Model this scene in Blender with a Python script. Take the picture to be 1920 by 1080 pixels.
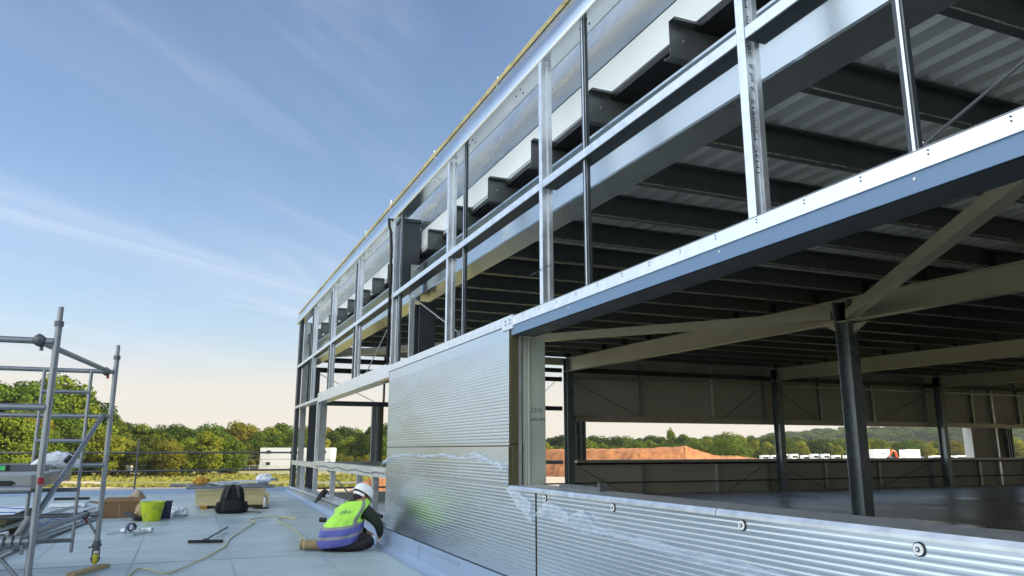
import bpy, bmesh, math, random
from mathutils import Vector, Matrix, noise

S = bpy.context.scene
COL = S.collection
for o in list(bpy.data.objects):
    bpy.data.objects.remove(o)
R = math.radians

# ------------------------------------------------------------------ camera
PITCH, YAW = R(11.988), R(22.692)
fwd0 = Vector((math.sin(YAW), math.cos(YAW), 0))
RIGHT = Vector((math.cos(YAW), -math.sin(YAW), 0))
FWD = fwd0 * math.cos(PITCH) + Vector((0, 0, 1)) * math.sin(PITCH)
UP = -fwd0 * math.sin(PITCH) + Vector((0, 0, 1)) * math.cos(PITCH)
cam = bpy.data.cameras.new('camera')
cam.sensor_width = 36
cam.lens = 36 * 1427 / 1920
cam.clip_start = 0.1
cam.clip_end = 9000
camo = bpy.data.objects.new('camera', cam)
COL.objects.link(camo)
m = Matrix.Identity(4)
for i in range(3):
    m[i][0], m[i][1], m[i][2] = RIGHT[i], UP[i], -FWD[i]
camo.matrix_world = m
S.camera = camo

# ------------------------------------------------------------------ world
SUN_EL, SUN_AZ = R(27), R(118)          # azimuth from +Y towards +X
W = bpy.data.worlds.new("World")
S.world = W
W.use_nodes = True
wn, wl = W.node_tree.nodes, W.node_tree.links
wn.clear()
wout = wn.new('ShaderNodeOutputWorld')
wbg = wn.new('ShaderNodeBackground')
wbg.inputs[1].default_value = SKY_STRENGTH = 0.092
sky = wn.new('ShaderNodeTexSky')
sky.sky_type = 'NISHITA'
sky.sun_disc = False
sky.sun_elevation = SUN_EL
sky.sun_rotation = SUN_AZ
sky.altitude = 50
sky.air_density = 1.0
sky.dust_density = 1.6
sky.ozone_density = 2.2
tc = wn.new('ShaderNodeTexCoord')
sep = wn.new('ShaderNodeSeparateXYZ')
wl.new(tc.outputs['Generated'], sep.inputs[0])
def wmath(op, a, b=None, clamp=False):
    n = wn.new('ShaderNodeMath'); n.operation = op; n.use_clamp = clamp
    for i, v in enumerate((a, b)):
        if v is None: continue
        if isinstance(v, (int, float)): n.inputs[i].default_value = v
        else: wl.new(v, n.inputs[i])
    return n.outputs[0]
def wmix(fac, a, b):
    n = wn.new('ShaderNodeMix'); n.data_type = 'RGBA'
    wl.new(fac, n.inputs[0])
    for i, v in ((6, a), (7, b)):
        if isinstance(v, tuple): n.inputs[i].default_value = (*v, 1)
        else: wl.new(v, n.inputs[i])
    return n.outputs[2]
# pale warm band of thin cloud low over the horizon
hr = wn.new('ShaderNodeValToRGB')
hr.color_ramp.elements[0].position = 0.0; hr.color_ramp.elements[0].color = (1, 1, 1, 1)
hr.color_ramp.elements[1].position = 0.62; hr.color_ramp.elements[1].color = (0, 0, 0, 1)
e = hr.color_ramp.elements.new(0.08); e.color = (0.93,) * 3 + (1,)
e = hr.color_ramp.elements.new(0.17); e.color = (0.50,) * 3 + (1,)
e = hr.color_ramp.elements.new(0.33); e.color = (0.20,) * 3 + (1,)
wl.new(sep.outputs[2], hr.inputs[0])
hc = wn.new('ShaderNodeValToRGB')       # its colour: cream low, pale blue above
hc.color_ramp.elements[0].position = 0.0; hc.color_ramp.elements[0].color = (5.4, 4.9, 4.1, 1)
hc.color_ramp.elements[1].position = 0.30; hc.color_ramp.elements[1].color = (3.0, 3.9, 5.2, 1)
e = hc.color_ramp.elements.new(0.07); e.color = (5.2, 4.85, 4.3, 1)
e = hc.color_ramp.elements.new(0.14); e.color = (3.8, 4.5, 5.1, 1)
wl.new(sep.outputs[2], hc.inputs[0])
tint = wn.new('ShaderNodeMix'); tint.data_type = 'RGBA'; tint.blend_type = 'MULTIPLY'
tint.inputs[0].default_value = 1
wl.new(sky.outputs[0], tint.inputs[6]); tint.inputs[7].default_value = (0.90, 0.98, 1.05, 1)
c1 = wmix(hr.outputs[0], tint.outputs[2], hc.outputs[0])
# cirrus: streaks on a flat layer high above
inv = wmath('DIVIDE', 1.0, wmath('MAXIMUM', sep.outputs[2], 0.03))
cx = wmath('MULTIPLY', sep.outputs[0], inv)
cy = wmath('MULTIPLY', sep.outputs[1], inv)
cmb = wn.new('ShaderNodeCombineXYZ')
wl.new(cx, cmb.inputs[0]); wl.new(cy, cmb.inputs[1])
def cloud(rot, sx, sy, scale, lo, hi, loc=(0, 0, 0), dist=1.2):
    mp = wn.new('ShaderNodeCombineXYZ'); ca, sa = math.cos(R(rot)), math.sin(R(rot))
    wl.new(wmath('ADD', wmath('ADD', wmath('MULTIPLY', cx, sa * sx), wmath('MULTIPLY', cy, ca * sx)), loc[0]), mp.inputs[0])
    wl.new(wmath('ADD', wmath('ADD', wmath('MULTIPLY', cx, ca * sy), wmath('MULTIPLY', cy, -sa * sy)), loc[1]), mp.inputs[1])
    nz = wn.new('ShaderNodeTexNoise'); nz.inputs['Scale'].default_value = scale
    nz.inputs['Detail'].default_value = 8; nz.inputs['Roughness'].default_value = 0.55
    nz.inputs['Distortion'].default_value = dist
    wl.new(mp.outputs[0], nz.inputs['Vector'])
    mr = wn.new('ShaderNodeMapRange'); mr.interpolation_type = 'SMOOTHSTEP'
    mr.inputs[1].default_value = lo; mr.inputs[2].default_value = hi
    wl.new(nz.outputs[0], mr.inputs[0])
    return mr.outputs[0]
k1 = cloud(44, 0.30, 1.5, 1.0, 0.50, 0.80, (3.1, 0.6, 0))
k2 = cloud(36, 0.16, 1.0, 0.8, 0.50, 0.78, (7.3, 1.9, 0), 0.8)
kk = wmath('MULTIPLY', wmath('ADD', wmath('MULTIPLY', k1, 0.42), wmath('MULTIPLY', k2, 0.38), True), 0.50)
kk = wmath('MULTIPLY', kk, wmath('MULTIPLY', sep.outputs[2], 14.0, True))
c2 = wmix(kk, c1, (5.4, 5.6, 6.2))
# brightening added to the unseen western sky to light facade and deck
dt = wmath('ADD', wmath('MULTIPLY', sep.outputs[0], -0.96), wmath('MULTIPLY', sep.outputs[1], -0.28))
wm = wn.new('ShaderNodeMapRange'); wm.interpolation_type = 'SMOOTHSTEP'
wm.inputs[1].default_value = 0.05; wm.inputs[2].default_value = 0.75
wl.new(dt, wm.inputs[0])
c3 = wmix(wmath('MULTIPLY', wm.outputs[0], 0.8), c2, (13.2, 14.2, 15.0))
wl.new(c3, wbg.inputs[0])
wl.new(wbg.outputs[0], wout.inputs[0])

sl = bpy.data.lights.new('sun', 'SUN')
sl.energy = 5.0
sl.angle = R(0.6)
sl.color = (1.0, 0.87, 0.64)
so = bpy.data.objects.new('sun', sl)
COL.objects.link(so)
sd = Vector((math.cos(SUN_EL) * math.sin(SUN_AZ), math.cos(SUN_EL) * math.cos(SUN_AZ), math.sin(SUN_EL)))
so.rotation_euler = sd.to_track_quat('Z', 'Y').to_euler()

S.render.engine = 'CYCLES'
S.view_settings.view_transform = 'Standard'
S.view_settings.look = 'None'
S.view_settings.exposure = 0.95
S.view_settings.gamma = 1
S.cycles.max_bounces = 8
S.cycles.diffuse_bounces = 4
S.cycles.glossy_bounces = 5
S.cycles.transparent_max_bounces = 12

# ------------------------------------------------------------------ helpers
def tag(o, label=None, cat=None, group=None, kind=None):
    if label: o['label'] = label
    if cat: o['category'] = cat
    if group: o['group'] = group
    if kind: o['kind'] = kind
    return o
def empty(name, loc, label=None, cat=None, group=None, kind=None):
    o = bpy.data.objects.new(name, None)
    o.empty_display_size = 0.2
    COL.objects.link(o)
    o.location = loc
    return tag(o, label, cat, group, kind)
def ploc(p):
    v = Vector((0, 0, 0))
    while p is not None:
        v += Vector(p.location); p = p.parent
    return v
def link(name, me, mats, parent=None, base=None, smooth=False):
    """link a mesh given in world coordinates; its origin goes to its own base"""
    o = bpy.data.objects.new(name, me)
    COL.objects.link(o)
    for mt in (mats if isinstance(mats, (list, tuple)) else [mats]):
        me.materials.append(mt)
    vs = me.vertices
    if base is None:
        n = max(1, len(vs))
        zs = min(v.co.z for v in vs)
        base = Vector((sum(v.co.x for v in vs) / n, sum(v.co.y for v in vs) / n, zs))
    base = Vector(base)
    me.transform(Matrix.Translation(-base))
    if parent is not None:
        o.parent = parent
        o.location = base - ploc(parent)
    else:
        o.location = base
    if smooth:
        me.polygons.foreach_set('use_smooth', [True] * len(me.polygons))
    me.update()
    return o
class MB:
    def __init__(s):
        s.v = []; s.f = []; s.mi = []
    def add(s, vs, fs, mi=0):
        b = len(s.v)
        s.v += [tuple(v) for v in vs]
        for f in fs:
            s.f.append([b + i for i in f]); s.mi.append(mi)
        return s
    def box(s, x0, x1, y0, y1, z0, z1, mi=0):
        vs = [(x, y, z) for z in (z0, z1) for y in (y0, y1) for x in (x0, x1)]
        return s.add(vs, [(0, 2, 3, 1), (4, 5, 7, 6), (0, 1, 5, 4), (2, 6, 7, 3), (0, 4, 6, 2), (1, 3, 7, 5)], mi)
    def obox(s, c, size, rot=(0, 0, 0), mi=0):
        from mathutils import Euler
        M = Euler(rot).to_matrix(); h = [k / 2 for k in size]
        vs = [Vector(c) + M @ Vector((a * h[0], b * h[1], d * h[2])) for d in (-1, 1) for b in (-1, 1) for a in (-1, 1)]
        return s.add(vs, [(0, 2, 3, 1), (4, 5, 7, 6), (0, 1, 5, 4), (2, 6, 7, 3), (0, 4, 6, 2), (1, 3, 7, 5)], mi)
    def prism(s, prof, a, b, u=None, w=None, mi=0, cap=True, closed=True):
        """profile (list of 2D) swept from a to b; u, w are the profile axes"""
        a, b = Vector(a), Vector(b); d = (b - a).normalized()
        if u is None:
            w = Vector((0, 0, 1)) if abs(d.z) < 0.95 else Vector((0, 1, 0))
            u = w.cross(d).normalized() * 1.0
            w = d.cross(u).normalized()
        u, w = Vector(u), Vector(w); n = len(prof)
        vs = [a + u * p[0] + w * p[1] for p in prof] + [b + u * p[0] + w * p[1] for p in prof]
        fs = [(i, (i + 1) % n, n + (i + 1) % n, n + i) for i in range(n if closed else n - 1)]
        if cap and closed: fs += [tuple(range(n))[::-1], tuple(range(n, 2 * n))]
        return s.add(vs, fs, mi)
    def tube(s, pts, r, n=10, mi=0, cap=True):
        pts = [Vector(p) for p in pts]; rings = []
        rr = r if isinstance(r, (list, tuple)) else [r] * len(pts)
        ref = None; vs = []
        for i, p in enumerate(pts):
            d = (pts[min(i + 1, len(pts) - 1)] - pts[max(i - 1, 0)]).normalized()
            if ref is None:
                ref = Vector((0, 0, 1)) if abs(d.z) < 0.9 else Vector((1, 0, 0))
            u = d.cross(ref).normalized(); w = u.cross(d).normalized(); ref = w
            vs += [p + (u * math.cos(t) + w * math.sin(t)) * rr[i] for t in [2 * math.pi * k / n for k in range(n)]]
        fs = []
        for i in range(len(pts) - 1):
            for k in range(n):
                k2 = (k + 1) % n
                fs.append((i * n + k, i * n + k2, (i + 1) * n + k2, (i + 1) * n + k))
        if cap: fs += [tuple(range(n))[::-1], tuple(range((len(pts) - 1) * n, len(pts) * n))]
        return s.add(vs, fs, mi)
    def cyl(s, a, b, r, n=16, mi=0): return s.tube([a, b], r, n, mi)
    def grid(s, rows, mi=0, closed=False):
        h, w = len(rows), len(rows[0])
        vs = [p for r in rows for p in r]; fs = []
        for i in range(h - 1):
            for j in range(w if closed else w - 1):
                j2 = (j + 1) % w
                fs.append((i * w + j, i * w + j2, (i + 1) * w + j2, (i + 1) * w + j))
        return s.add(vs, fs, mi)
    def mesh(s, name='m'):
        me = bpy.data.meshes.new(name); me.from_pydata(s.v, [], s.f); me.update()
        me.polygons.foreach_set('material_index', s.mi)
        bm = bmesh.new(); bm.from_mesh(me); bmesh.ops.recalc_face_normals(bm, faces=bm.faces[:]); bm.to_mesh(me); bm.free()
        return me
    def build(s, name, mats, parent=None, base=None, smooth=False, bevel=0, auto=False):
        o = link(name, s.mesh(name), mats, parent, base, smooth)
        if auto:
            o.data.polygons.foreach_set('use_smooth', [True] * len(o.data.polygons))
            try: o.data.set_sharp_from_angle(angle=R(38))
            except Exception: pass
        if bevel:
            b = o.modifiers.new('bevel', 'BEVEL'); b.width = bevel; b.segments = 2; b.limit_method = 'ANGLE'; b.angle_limit = R(40)
        return o
def copy_tree(o, parent=None, loc=None):
    c = o.copy(); COL.objects.link(c)
    if parent is not None: c.parent = parent
    if loc is not None: c.location = loc
    for ch in list(o.children):
        copy_tree(ch, c)
    return c
def iprof(h, b, tw=0.012, tf=0.018):
    """I section: profile axes (u = across, w = depth), centred"""
    return [(-b/2, -h/2), (b/2, -h/2), (b/2, -h/2+tf), (tw/2, -h/2+tf), (tw/2, h/2-tf), (b/2, h/2-tf), (b/2, h/2), (-b/2, h/2), (-b/2, h/2-tf), (-tw/2, h/2-tf), (-tw/2, -h/2+tf), (-b/2, -h/2+tf)]
def zprof(h, f, t=0.004, lip=0.018):
    return [(0, 0), (-f, 0), (-f, lip), (-f+t, lip), (-f+t, t), (0, t), (0, h), (f, h), (f, h-lip), (f-t, h-lip), (f-t, h-t), (t, h-t), (t, 0)]

# ------------------------------------------------------------------ materials
def mat(name, col, rough=0.5, metal=0.0, var=0.12, vs=6.0, bump=0.0, bs=40.0, rvar=0.08, col2=None, c2lo=0.5, c2hi=0.62, c2s=2.0, spec=0.5, stretch=(1, 1, 1), objrand=0.0, coat=0.0, c2amt=1.0):
    M = bpy.data.materials.new(name); M.use_nodes = True
    n, l = M.node_tree.nodes, M.node_tree.links
    b = n['Principled BSDF']
    t = n.new('ShaderNodeTexCoord'); g = n.new('ShaderNodeNewGeometry')
    mp = n.new('ShaderNodeMapping'); mp.inputs['Scale'].default_value = stretch
    l.new(g.outputs['Position'], mp.inputs[0])
    nz = n.new('ShaderNodeTexNoise'); nz.inputs['Scale'].default_value = vs; nz.inputs['Detail'].default_value = 6
    l.new(mp.outputs[0], nz.inputs['Vector'])
    mr = n.new('ShaderNodeMapRange'); mr.inputs[1].default_value = 0.25; mr.inputs[2].default_value = 0.75
    mr.inputs[3].default_value = 1 - var; mr.inputs[4].default_value = 1 + var
    l.new(nz.outputs[0], mr.inputs[0])
    fac = mr.outputs[0]
    if objrand:
        oi = n.new('ShaderNodeObjectInfo'); m2 = n.new('ShaderNodeMapRange')
        m2.inputs[3].default_value = 1 - objrand; m2.inputs[4].default_value = 1 + objrand
        l.new(oi.outputs['Random'], m2.inputs[0])
        mm = n.new('ShaderNodeMath'); mm.operation = 'MULTIPLY'; l.new(fac, mm.inputs[0]); l.new(m2.outputs[0], mm.inputs[1]); fac = mm.outputs[0]
    vm = n.new('ShaderNodeVectorMath'); vm.operation = 'SCALE'; l.new(fac, vm.inputs['Scale'])
    if col2:
        n2 = n.new('ShaderNodeTexNoise'); n2.inputs['Scale'].default_value = c2s; n2.inputs['Detail'].default_value = 8; n2.inputs['Roughness'].default_value = 0.65
        l.new(mp.outputs[0], n2.inputs['Vector'])
        m3 = n.new('ShaderNodeMapRange'); m3.inputs[1].default_value = c2lo; m3.inputs[2].default_value = c2hi; m3.inputs[4].default_value = c2amt
        l.new(n2.outputs[0], m3.inputs[0])
        mx = n.new('ShaderNodeMix'); mx.data_type = 'RGBA'
        mx.inputs[6].default_value = (*col, 1); mx.inputs[7].default_value = (*col2, 1)
        l.new(m3.outputs[0], mx.inputs[0]); l.new(mx.outputs[2], vm.inputs[0])
    else:
        vm.inputs[0].default_value = col
    l.new(vm.outputs[0], b.inputs['Base Color'])
    b.inputs['Metallic'].default_value = metal
    b.inputs['Specular IOR Level'].default_value = spec
    b.inputs['Coat Weight'].default_value = coat
    r2 = n.new('ShaderNodeMapRange'); r2.inputs[1].default_value = 0.3; r2.inputs[2].default_value = 0.7
    r2.inputs[3].default_value = max(0.02, rough - rvar); r2.inputs[4].default_value = min(1, rough + rvar)
    l.new(nz.outputs[0], r2.inputs[0]); l.new(r2.outputs[0], b.inputs['Roughness'])
    if bump:
        n3 = n.new('ShaderNodeTexNoise'); n3.inputs['Scale'].default_value = bs; n3.inputs['Detail'].default_value = 5
        l.new(mp.outputs[0], n3.inputs['Vector'])
        bp = n.new('ShaderNodeBump'); bp.inputs['Strength'].default_value = bump; bp.inputs['Distance'].default_value = 0.02
        l.new(n3.outputs[0], bp.inputs['Height']); l.new(bp.outputs[0], b.inputs['Normal'])
    M['p'] = 1
    return M
def foliage(name, c1, c2):
    M = bpy.data.materials.new(name); M.use_nodes = True
    n, l = M.node_tree.nodes, M.node_tree.links
    b = n['Principled BSDF']; out = n['Material Output']
    oi = n.new('ShaderNodeObjectInfo'); g = n.new('ShaderNodeNewGeometry')
    nz = n.new('ShaderNodeTexNoise'); nz.inputs['Scale'].default_value = 0.45; nz.inputs['Detail'].default_value = 3
    l.new(g.outputs['Position'], nz.inputs['Vector'])
    ad = n.new('ShaderNodeMath'); ad.operation = 'ADD'; l.new(nz.outputs[0], ad.inputs[0])
    ml = n.new('ShaderNodeMath'); ml.operation = 'MULTIPLY_ADD'; l.new(oi.outputs['Random'], ml.inputs[0]); ml.inputs[1].default_value = 0.7; ml.inputs[2].default_value = -0.35
    l.new(ml.outputs[0], ad.inputs[1])
    rp = n.new('ShaderNodeValToRGB'); rp.color_ramp.elements[0].position = 0.2; rp.color_ramp.elements[1].position = 0.8
    rp.color_ramp.elements[0].color = (*c1, 1); rp.color_ramp.elements[1].color = (*c2, 1)
    l.new(ad.outputs[0], rp.inputs[0]); l.new(rp.outputs[0], b.inputs['Base Color'])
    b.inputs['Roughness'].default_value = 0.8; b.inputs['Specular IOR Level'].default_value = 0.08
    tr = n.new('ShaderNodeBsdfTranslucent'); l.new(rp.outputs[0], tr.inputs[0])
    ms = n.new('ShaderNodeMixShader'); ms.inputs[0].default_value = 0.25
    l.new(b.outputs[0], ms.inputs[1]); l.new(tr.outputs[0], ms.inputs[2]); l.new(ms.outputs[0], out.inputs[0])
    return M
M = {}
M['galv'] = mat('galvanised_steel', (0.78, 0.82, 0.86), 0.36, 0.85, 0.08, 14, 0.03, 60)
M['galv_dull'] = mat('weathered_galvanised_steel', (0.44, 0.47, 0.46), 0.42, 0.75, 0.12, 5)
M['panel'] = mat('mill_finish_panel', (0.61, 0.69, 0.77), 0.27, 0.92, 0.05, 1.2, stretch=(1, 0.4, 3))
M['panel_edge'] = mat('insulation_edge', (0.09, 0.08, 0.035), 0.9, 0, 0.3, 30, 0.5, 90)
M['blue'] = mat('blue_grey_steel', (0.14, 0.23, 0.36), 0.38, 0.15, 0.05, 2)  # even blue-grey for the lower head beam face and lorry parts
M['dark'] = mat('dark_grey_steel', (0.055, 0.065, 0.075), 0.42, 0.3, 0.15, 4)
M['black'] = mat('black_steel', (0.02, 0.02, 0.022), 0.5, 0.2, 0.2, 5)
M['beam'] = mat('primed_grey_beam', (0.58, 0.54, 0.43), 0.36, 0.15, 0.10, 1.5)
M['column'] = mat('grey_column_paint', (0.19, 0.225, 0.24), 0.30, 0.35, 0.10, 1.5)
M['purlin'] = mat('purlin_steel', (0.13, 0.145, 0.145), 0.40, 0.4, 0.12, 4)
M['deck_sheet'] = mat('roof_liner_sheet', (0.84, 0.83, 0.77), 0.34, 0.15, 0.08, 3)
M['foil'] = mat('wrinkled_foil_facing', (0.55, 0.60, 0.62), 0.30, 0.9, 0.05, 3, 0.22, 9, stretch=(1, 0.5, 1.4))
M['white_sheet'] = mat('pale_lining_panel', (0.86, 0.89, 0.90), 0.45, 0.0, 0.04, 2)
M['clad_in'] = mat('cladding_liner', (0.60, 0.57, 0.47), 0.6, 0.0, 0.06, 1.5)
M['concrete'] = mat('power_floated_concrete', (0.37, 0.38, 0.37), 0.34, 0, 0.2, 0.9, 0.05, 20, 0.12, stretch=(1, 0.3, 1))
M['foam'] = mat('cream_foam_edge', (0.62, 0.52, 0.26), 0.85, 0, 0.10, 20, 0.4, 80)
M['ochre'] = mat('ochre_foam', (0.45, 0.24, 0.04), 0.9, 0, 0.25, 10, 0.6, 30)
M['membrane'] = mat('grey_roof_membrane', (0.40, 0.485, 0.505), 0.40, 0, 0.09, 1.1, 0.06, 30, 0.14, col2=(0.28, 0.33, 0.31), c2lo=0.45, c2hi=0.78, c2s=1.9, stretch=(0.7, 1.3, 1), c2amt=1.0)
M['kerb'] = mat('blue_grey_membrane', (0.27, 0.36, 0.50), 0.38, 0, 0.06, 2, 0.05, 12)
M['alu'] = mat('scaffold_aluminium', (0.25, 0.27, 0.285), 0.38, 0.8, 0.14, 9)
M['alu_dark'] = mat('dirty_scaffold_steel', (0.12, 0.13, 0.14), 0.5, 0.6, 0.2, 8)
M['wood'] = mat('planed_timber', (0.42, 0.31, 0.16), 0.75, 0, 0.2, 5, 0.2, 40, stretch=(8, 1, 8))
M['card'] = mat('brown_cardboard', (0.20, 0.115, 0.055), 0.85, 0, 0.12, 8)
M['lime'] = mat('lime_plastic', (0.50, 0.60, 0.02), 0.45, 0, 0.10, 8, col2=(0.36, 0.42, 0.06), c2s=9)
M['navy'] = mat('dark_blue_plastic', (0.03, 0.035, 0.08), 0.5)
M['white'] = mat('white_plastic', (0.75, 0.78, 0.82), 0.4, 0, 0.05)
M['whitepaint'] = mat('white_painted_metal', (0.80, 0.80, 0.78), 0.45, 0, 0.04)
M['fabric_black'] = mat('black_fabric', (0.012, 0.012, 0.013), 0.9, 0, 0.4, 20, 0.4, 120)
M['webbing'] = mat('grey_webbing', (0.05, 0.052, 0.055), 0.85)
M['rubber'] = mat('black_rubber', (0.015, 0.015, 0.015), 0.7)
M['yellow'] = mat('yellow_tyre', (0.62, 0.55, 0.03), 0.5, 0, 0.15, 30)
M['cable'] = mat('yellow_cable', (0.50, 0.47, 0.20), 0.5)
M['strap'] = mat('blue_strapping', (0.02, 0.12, 0.42), 0.4)
M['red'] = mat('red_tape', (0.30, 0.01, 0.02), 0.5)
M['forest'] = mat('forest_floor', (0.05, 0.085, 0.02), 0.95, 0, 0.3, 0.05)
M['shiny_beam'] = mat('shiny_galvanised_beam', (0.54, 0.60, 0.63), 0.26, 0.95, 0.06, 2, stretch=(1, .3, 1))
M['fascia'] = mat('polished_fascia', (0.70, 0.75, 0.80), 0.20, 0.95, 0.05, 2, stretch=(1, .3, 1))
M['jamb'] = mat('pale_jamb_steel', (0.50, 0.54, 0.46), 0.36, 0.25, 0.07, 4)
M['purlin_glint'] = mat('painted_purlin_glint', (0.62, 0.58, 0.46), 0.3, 0.5)
M['orange'] = mat('orange_paint', (0.75, 0.12, 0.02), 0.45)
M['glass'] = mat('dark_glass', (0.03, 0.04, 0.05), 0.1, 0, 0.02)
M['vial'] = mat('green_vial', (0.05, 0.6, 0.15), 0.2)
M['ink'] = mat('black_ink', (0.03, 0.04, 0.06), 0.6)
M['olive'] = mat('dark_green_jacket', (0.022, 0.030, 0.018), 0.9, 0, 0.3, 14, 0.5, 30)
M['trouser'] = mat('black_trousers', (0.012, 0.011, 0.013), 0.9, 0, 0.3, 14, 0.5, 25)
M['hivis'] = mat('fluorescent_lime_vest', (0.42, 0.80, 0.09), 0.75, 0, 0.10, 10, 0.5, 14)
M['vestblue'] = mat('violet_blue_vest', (0.10, 0.11, 0.38), 0.7, 0, 0.12, 10, 0.5, 14)
M['reflect'] = mat('grey_reflective_tape', (0.24, 0.24, 0.24), 0.5, 0.1, 0.06)
M['teal'] = mat('teal_print', (0.04, 0.35, 0.25), 0.7)
M['skin'] = mat('skin', (0.42, 0.22, 0.14), 0.55)
M['hair'] = mat('dark_brown_hair', (0.02, 0.012, 0.008), 0.7, 0, 0.3, 60, 0.6, 120)
M['boot'] = mat('tan_boot_leather', (0.30, 0.22, 0.11), 0.75, 0, 0.2, 30)
M['sole'] = mat('pale_boot_sole', (0.40, 0.33, 0.20), 0.85, 0, 0.3, 60, 0.6, 60)
M['bark'] = mat('bark', (0.10, 0.08, 0.06), 0.9, 0, 0.3, 6)
M['f_dark'] = foliage('dark_green_leaves', (0.032, 0.060, 0.010), (0.080, 0.120, 0.014))
M['f_mid'] = foliage('mid_green_leaves', (0.075, 0.130, 0.014), (0.165, 0.205, 0.020))
M['f_light'] = foliage('yellow_green_leaves', (0.13, 0.17, 0.015), (0.24, 0.24, 0.025))
M['f_olive'] = foliage('olive_autumn_leaves', (0.09, 0.11, 0.015), (0.19, 0.165, 0.020))
M['soil'] = mat('orange_soil', (0.36, 0.145, 0.050), 0.95, 0, 0.3, 0.6, 1.0, 1.2, col2=(0.27, 0.10, 0.04), c2s=0.5)
M['rubble'] = mat('pale_rubble', (0.42, 0.28, 0.16), 0.95, 0, 0.3, 2, 0.8, 4)
M['asphalt'] = mat('worn_asphalt', (0.20, 0.185, 0.165), 0.9, 0, 0.2, 0.2, 0, 1, stretch=(0.2, 1, 1))
M['track'] = mat('pale_gravel_track', (0.42, 0.36, 0.28), 0.95, 0, 0.15, 0.15, stretch=(0.2, 1, 1))
M['brick'] = mat('brown_brick_wall', (0.22, 0.13, 0.09), 0.9, 0, 0.2, 8)
def film_mat():
    Mx = bpy.data.materials.new('clear_plastic_film'); Mx.use_nodes = True
    n, l = Mx.node_tree.nodes, Mx.node_tree.links
    b = n['Principled BSDF']; out = n['Material Output']
    b.inputs['Base Color'].default_value = (0.80, 0.86, 0.95, 1); b.inputs['Roughness'].default_value = 0.10
    b.inputs['Specular IOR Level'].default_value = 1.0; b.inputs['Coat Weight'].default_value = 1.0; b.inputs['Coat Roughness'].default_value = 0.05
    tr = n.new('ShaderNodeBsdfTransparent'); tr.inputs[0].default_value = (0.95, 0.97, 0.99, 1)
    lw = n.new('ShaderNodeLayerWeight'); lw.inputs[0].default_value = 0.35
    mr = n.new('ShaderNodeMapRange'); mr.inputs[1].default_value = 0.15; mr.inputs[2].default_value = 0.75; mr.inputs[3].default_value = 0.09; mr.inputs[4].default_value = 0.62
    l.new(lw.outputs['Facing'], mr.inputs[0])
    ms = n.new('ShaderNodeMixShader'); l.new(mr.outputs[0], ms.inputs[0])
    l.new(tr.outputs[0], ms.inputs[1]); l.new(b.outputs[0], ms.inputs[2]); l.new(ms.outputs[0], out.inputs[0])
    return Mx
M['film'] = film_mat()
def ground_mat():
    Mx = mat('dry_grass_field', (0.17, 0.18, 0.035), 0.95, 0, 0.2, 0.25, 0, 1, col2=(0.40, 0.31, 0.13), c2lo=0.46, c2hi=0.66, c2s=0.035, stretch=(0.35, 1, 1))
    return Mx
M['field'] = ground_mat()
def text_mesh(s, size, ext=0.0006):
    c = bpy.data.curves.new('t', 'FONT'); c.body = s; c.size = size; c.extrude = ext
    o = bpy.data.objects.new('t', c); COL.objects.link(o)
    dg = bpy.context.evaluated_depsgraph_get(); dg.update()
    me = bpy.data.meshes.new_from_object(o.evaluated_get(dg))
    bpy.data.objects.remove(o)
    return me
def zdeck(y): return -1.02 - 0.0176 * (20.2 - y)
# ------------------------------------------------------------------ land and roads
GZ = -5.5
g = MB()
xs = [-4000, -600, -200, -60, 60, 200, 600, 4000]; ys = [-600, -60, 0, 60, 140, 300, 700, 6000]
g.grid([[(x, y, GZ) for x in xs] for y in ys])
tag(g.build('ground', M['field'], base=(0, 0, GZ)), 'flat dry grass field around the building site', kind='structure')
def strip(name, pts, w, z, mt, lbl):
    b = MB(); L = []; Rr = []
    for i, p in enumerate(pts):
        p = Vector((p[0], p[1], 0)); q = Vector((*pts[min(i+1, len(pts)-1)], 0)); o = Vector((*pts[max(i-1, 0)], 0))
        d = (q - o).normalized(); nn = Vector((-d.y, d.x, 0))
        L.append(p + nn * w / 2 + Vector((0, 0, z))); Rr.append(p - nn * w / 2 + Vector((0, 0, z)))
    b.grid([L, Rr]); tag(b.build(name, mt), lbl, kind='structure')
strip('road', [(-220, 128), (-60, 127), (10, 129), (60, 136), (140, 150)], 10, GZ+0.012, M['asphalt'], 'worn grey access road beyond the flat roof')
strip('path', [(-220, 112), (-40, 112), (20, 112), (90, 114)], 9, GZ+0.008, M['track'], 'pale gravel path nearest the flat roof')
strip('path', [(-12, 128), (-16, 150), (-30, 185)], 7, GZ+0.016, M['track'], 'pale track leading back to the trees on the left')
b = MB(); b.grid([[(x, y, GZ+0.02) for x in (50, 110, 200, 420)] for y in (60, 100, 180, 260)])
tag(b.build('yard', M['track']), 'bare pale site yard seen through the frame', kind='structure')
# far wooded rise
random.seed(5)
def hill_z(x, y):
    t = max(0, 1 - ((x - 1040) / 330) ** 2 - ((y - 830) / 290) ** 2)
    return 27 * t ** 0.6
b = MB(); b.grid([[(x, y, GZ - 0.5 + hill_z(x, y)) for x in range(680, 1440, 40)] for y in range(500, 1160, 40)])
tag(b.build('hill', M['forest'], smooth=True), 'low wooded rise on the horizon', kind='structure')

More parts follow.
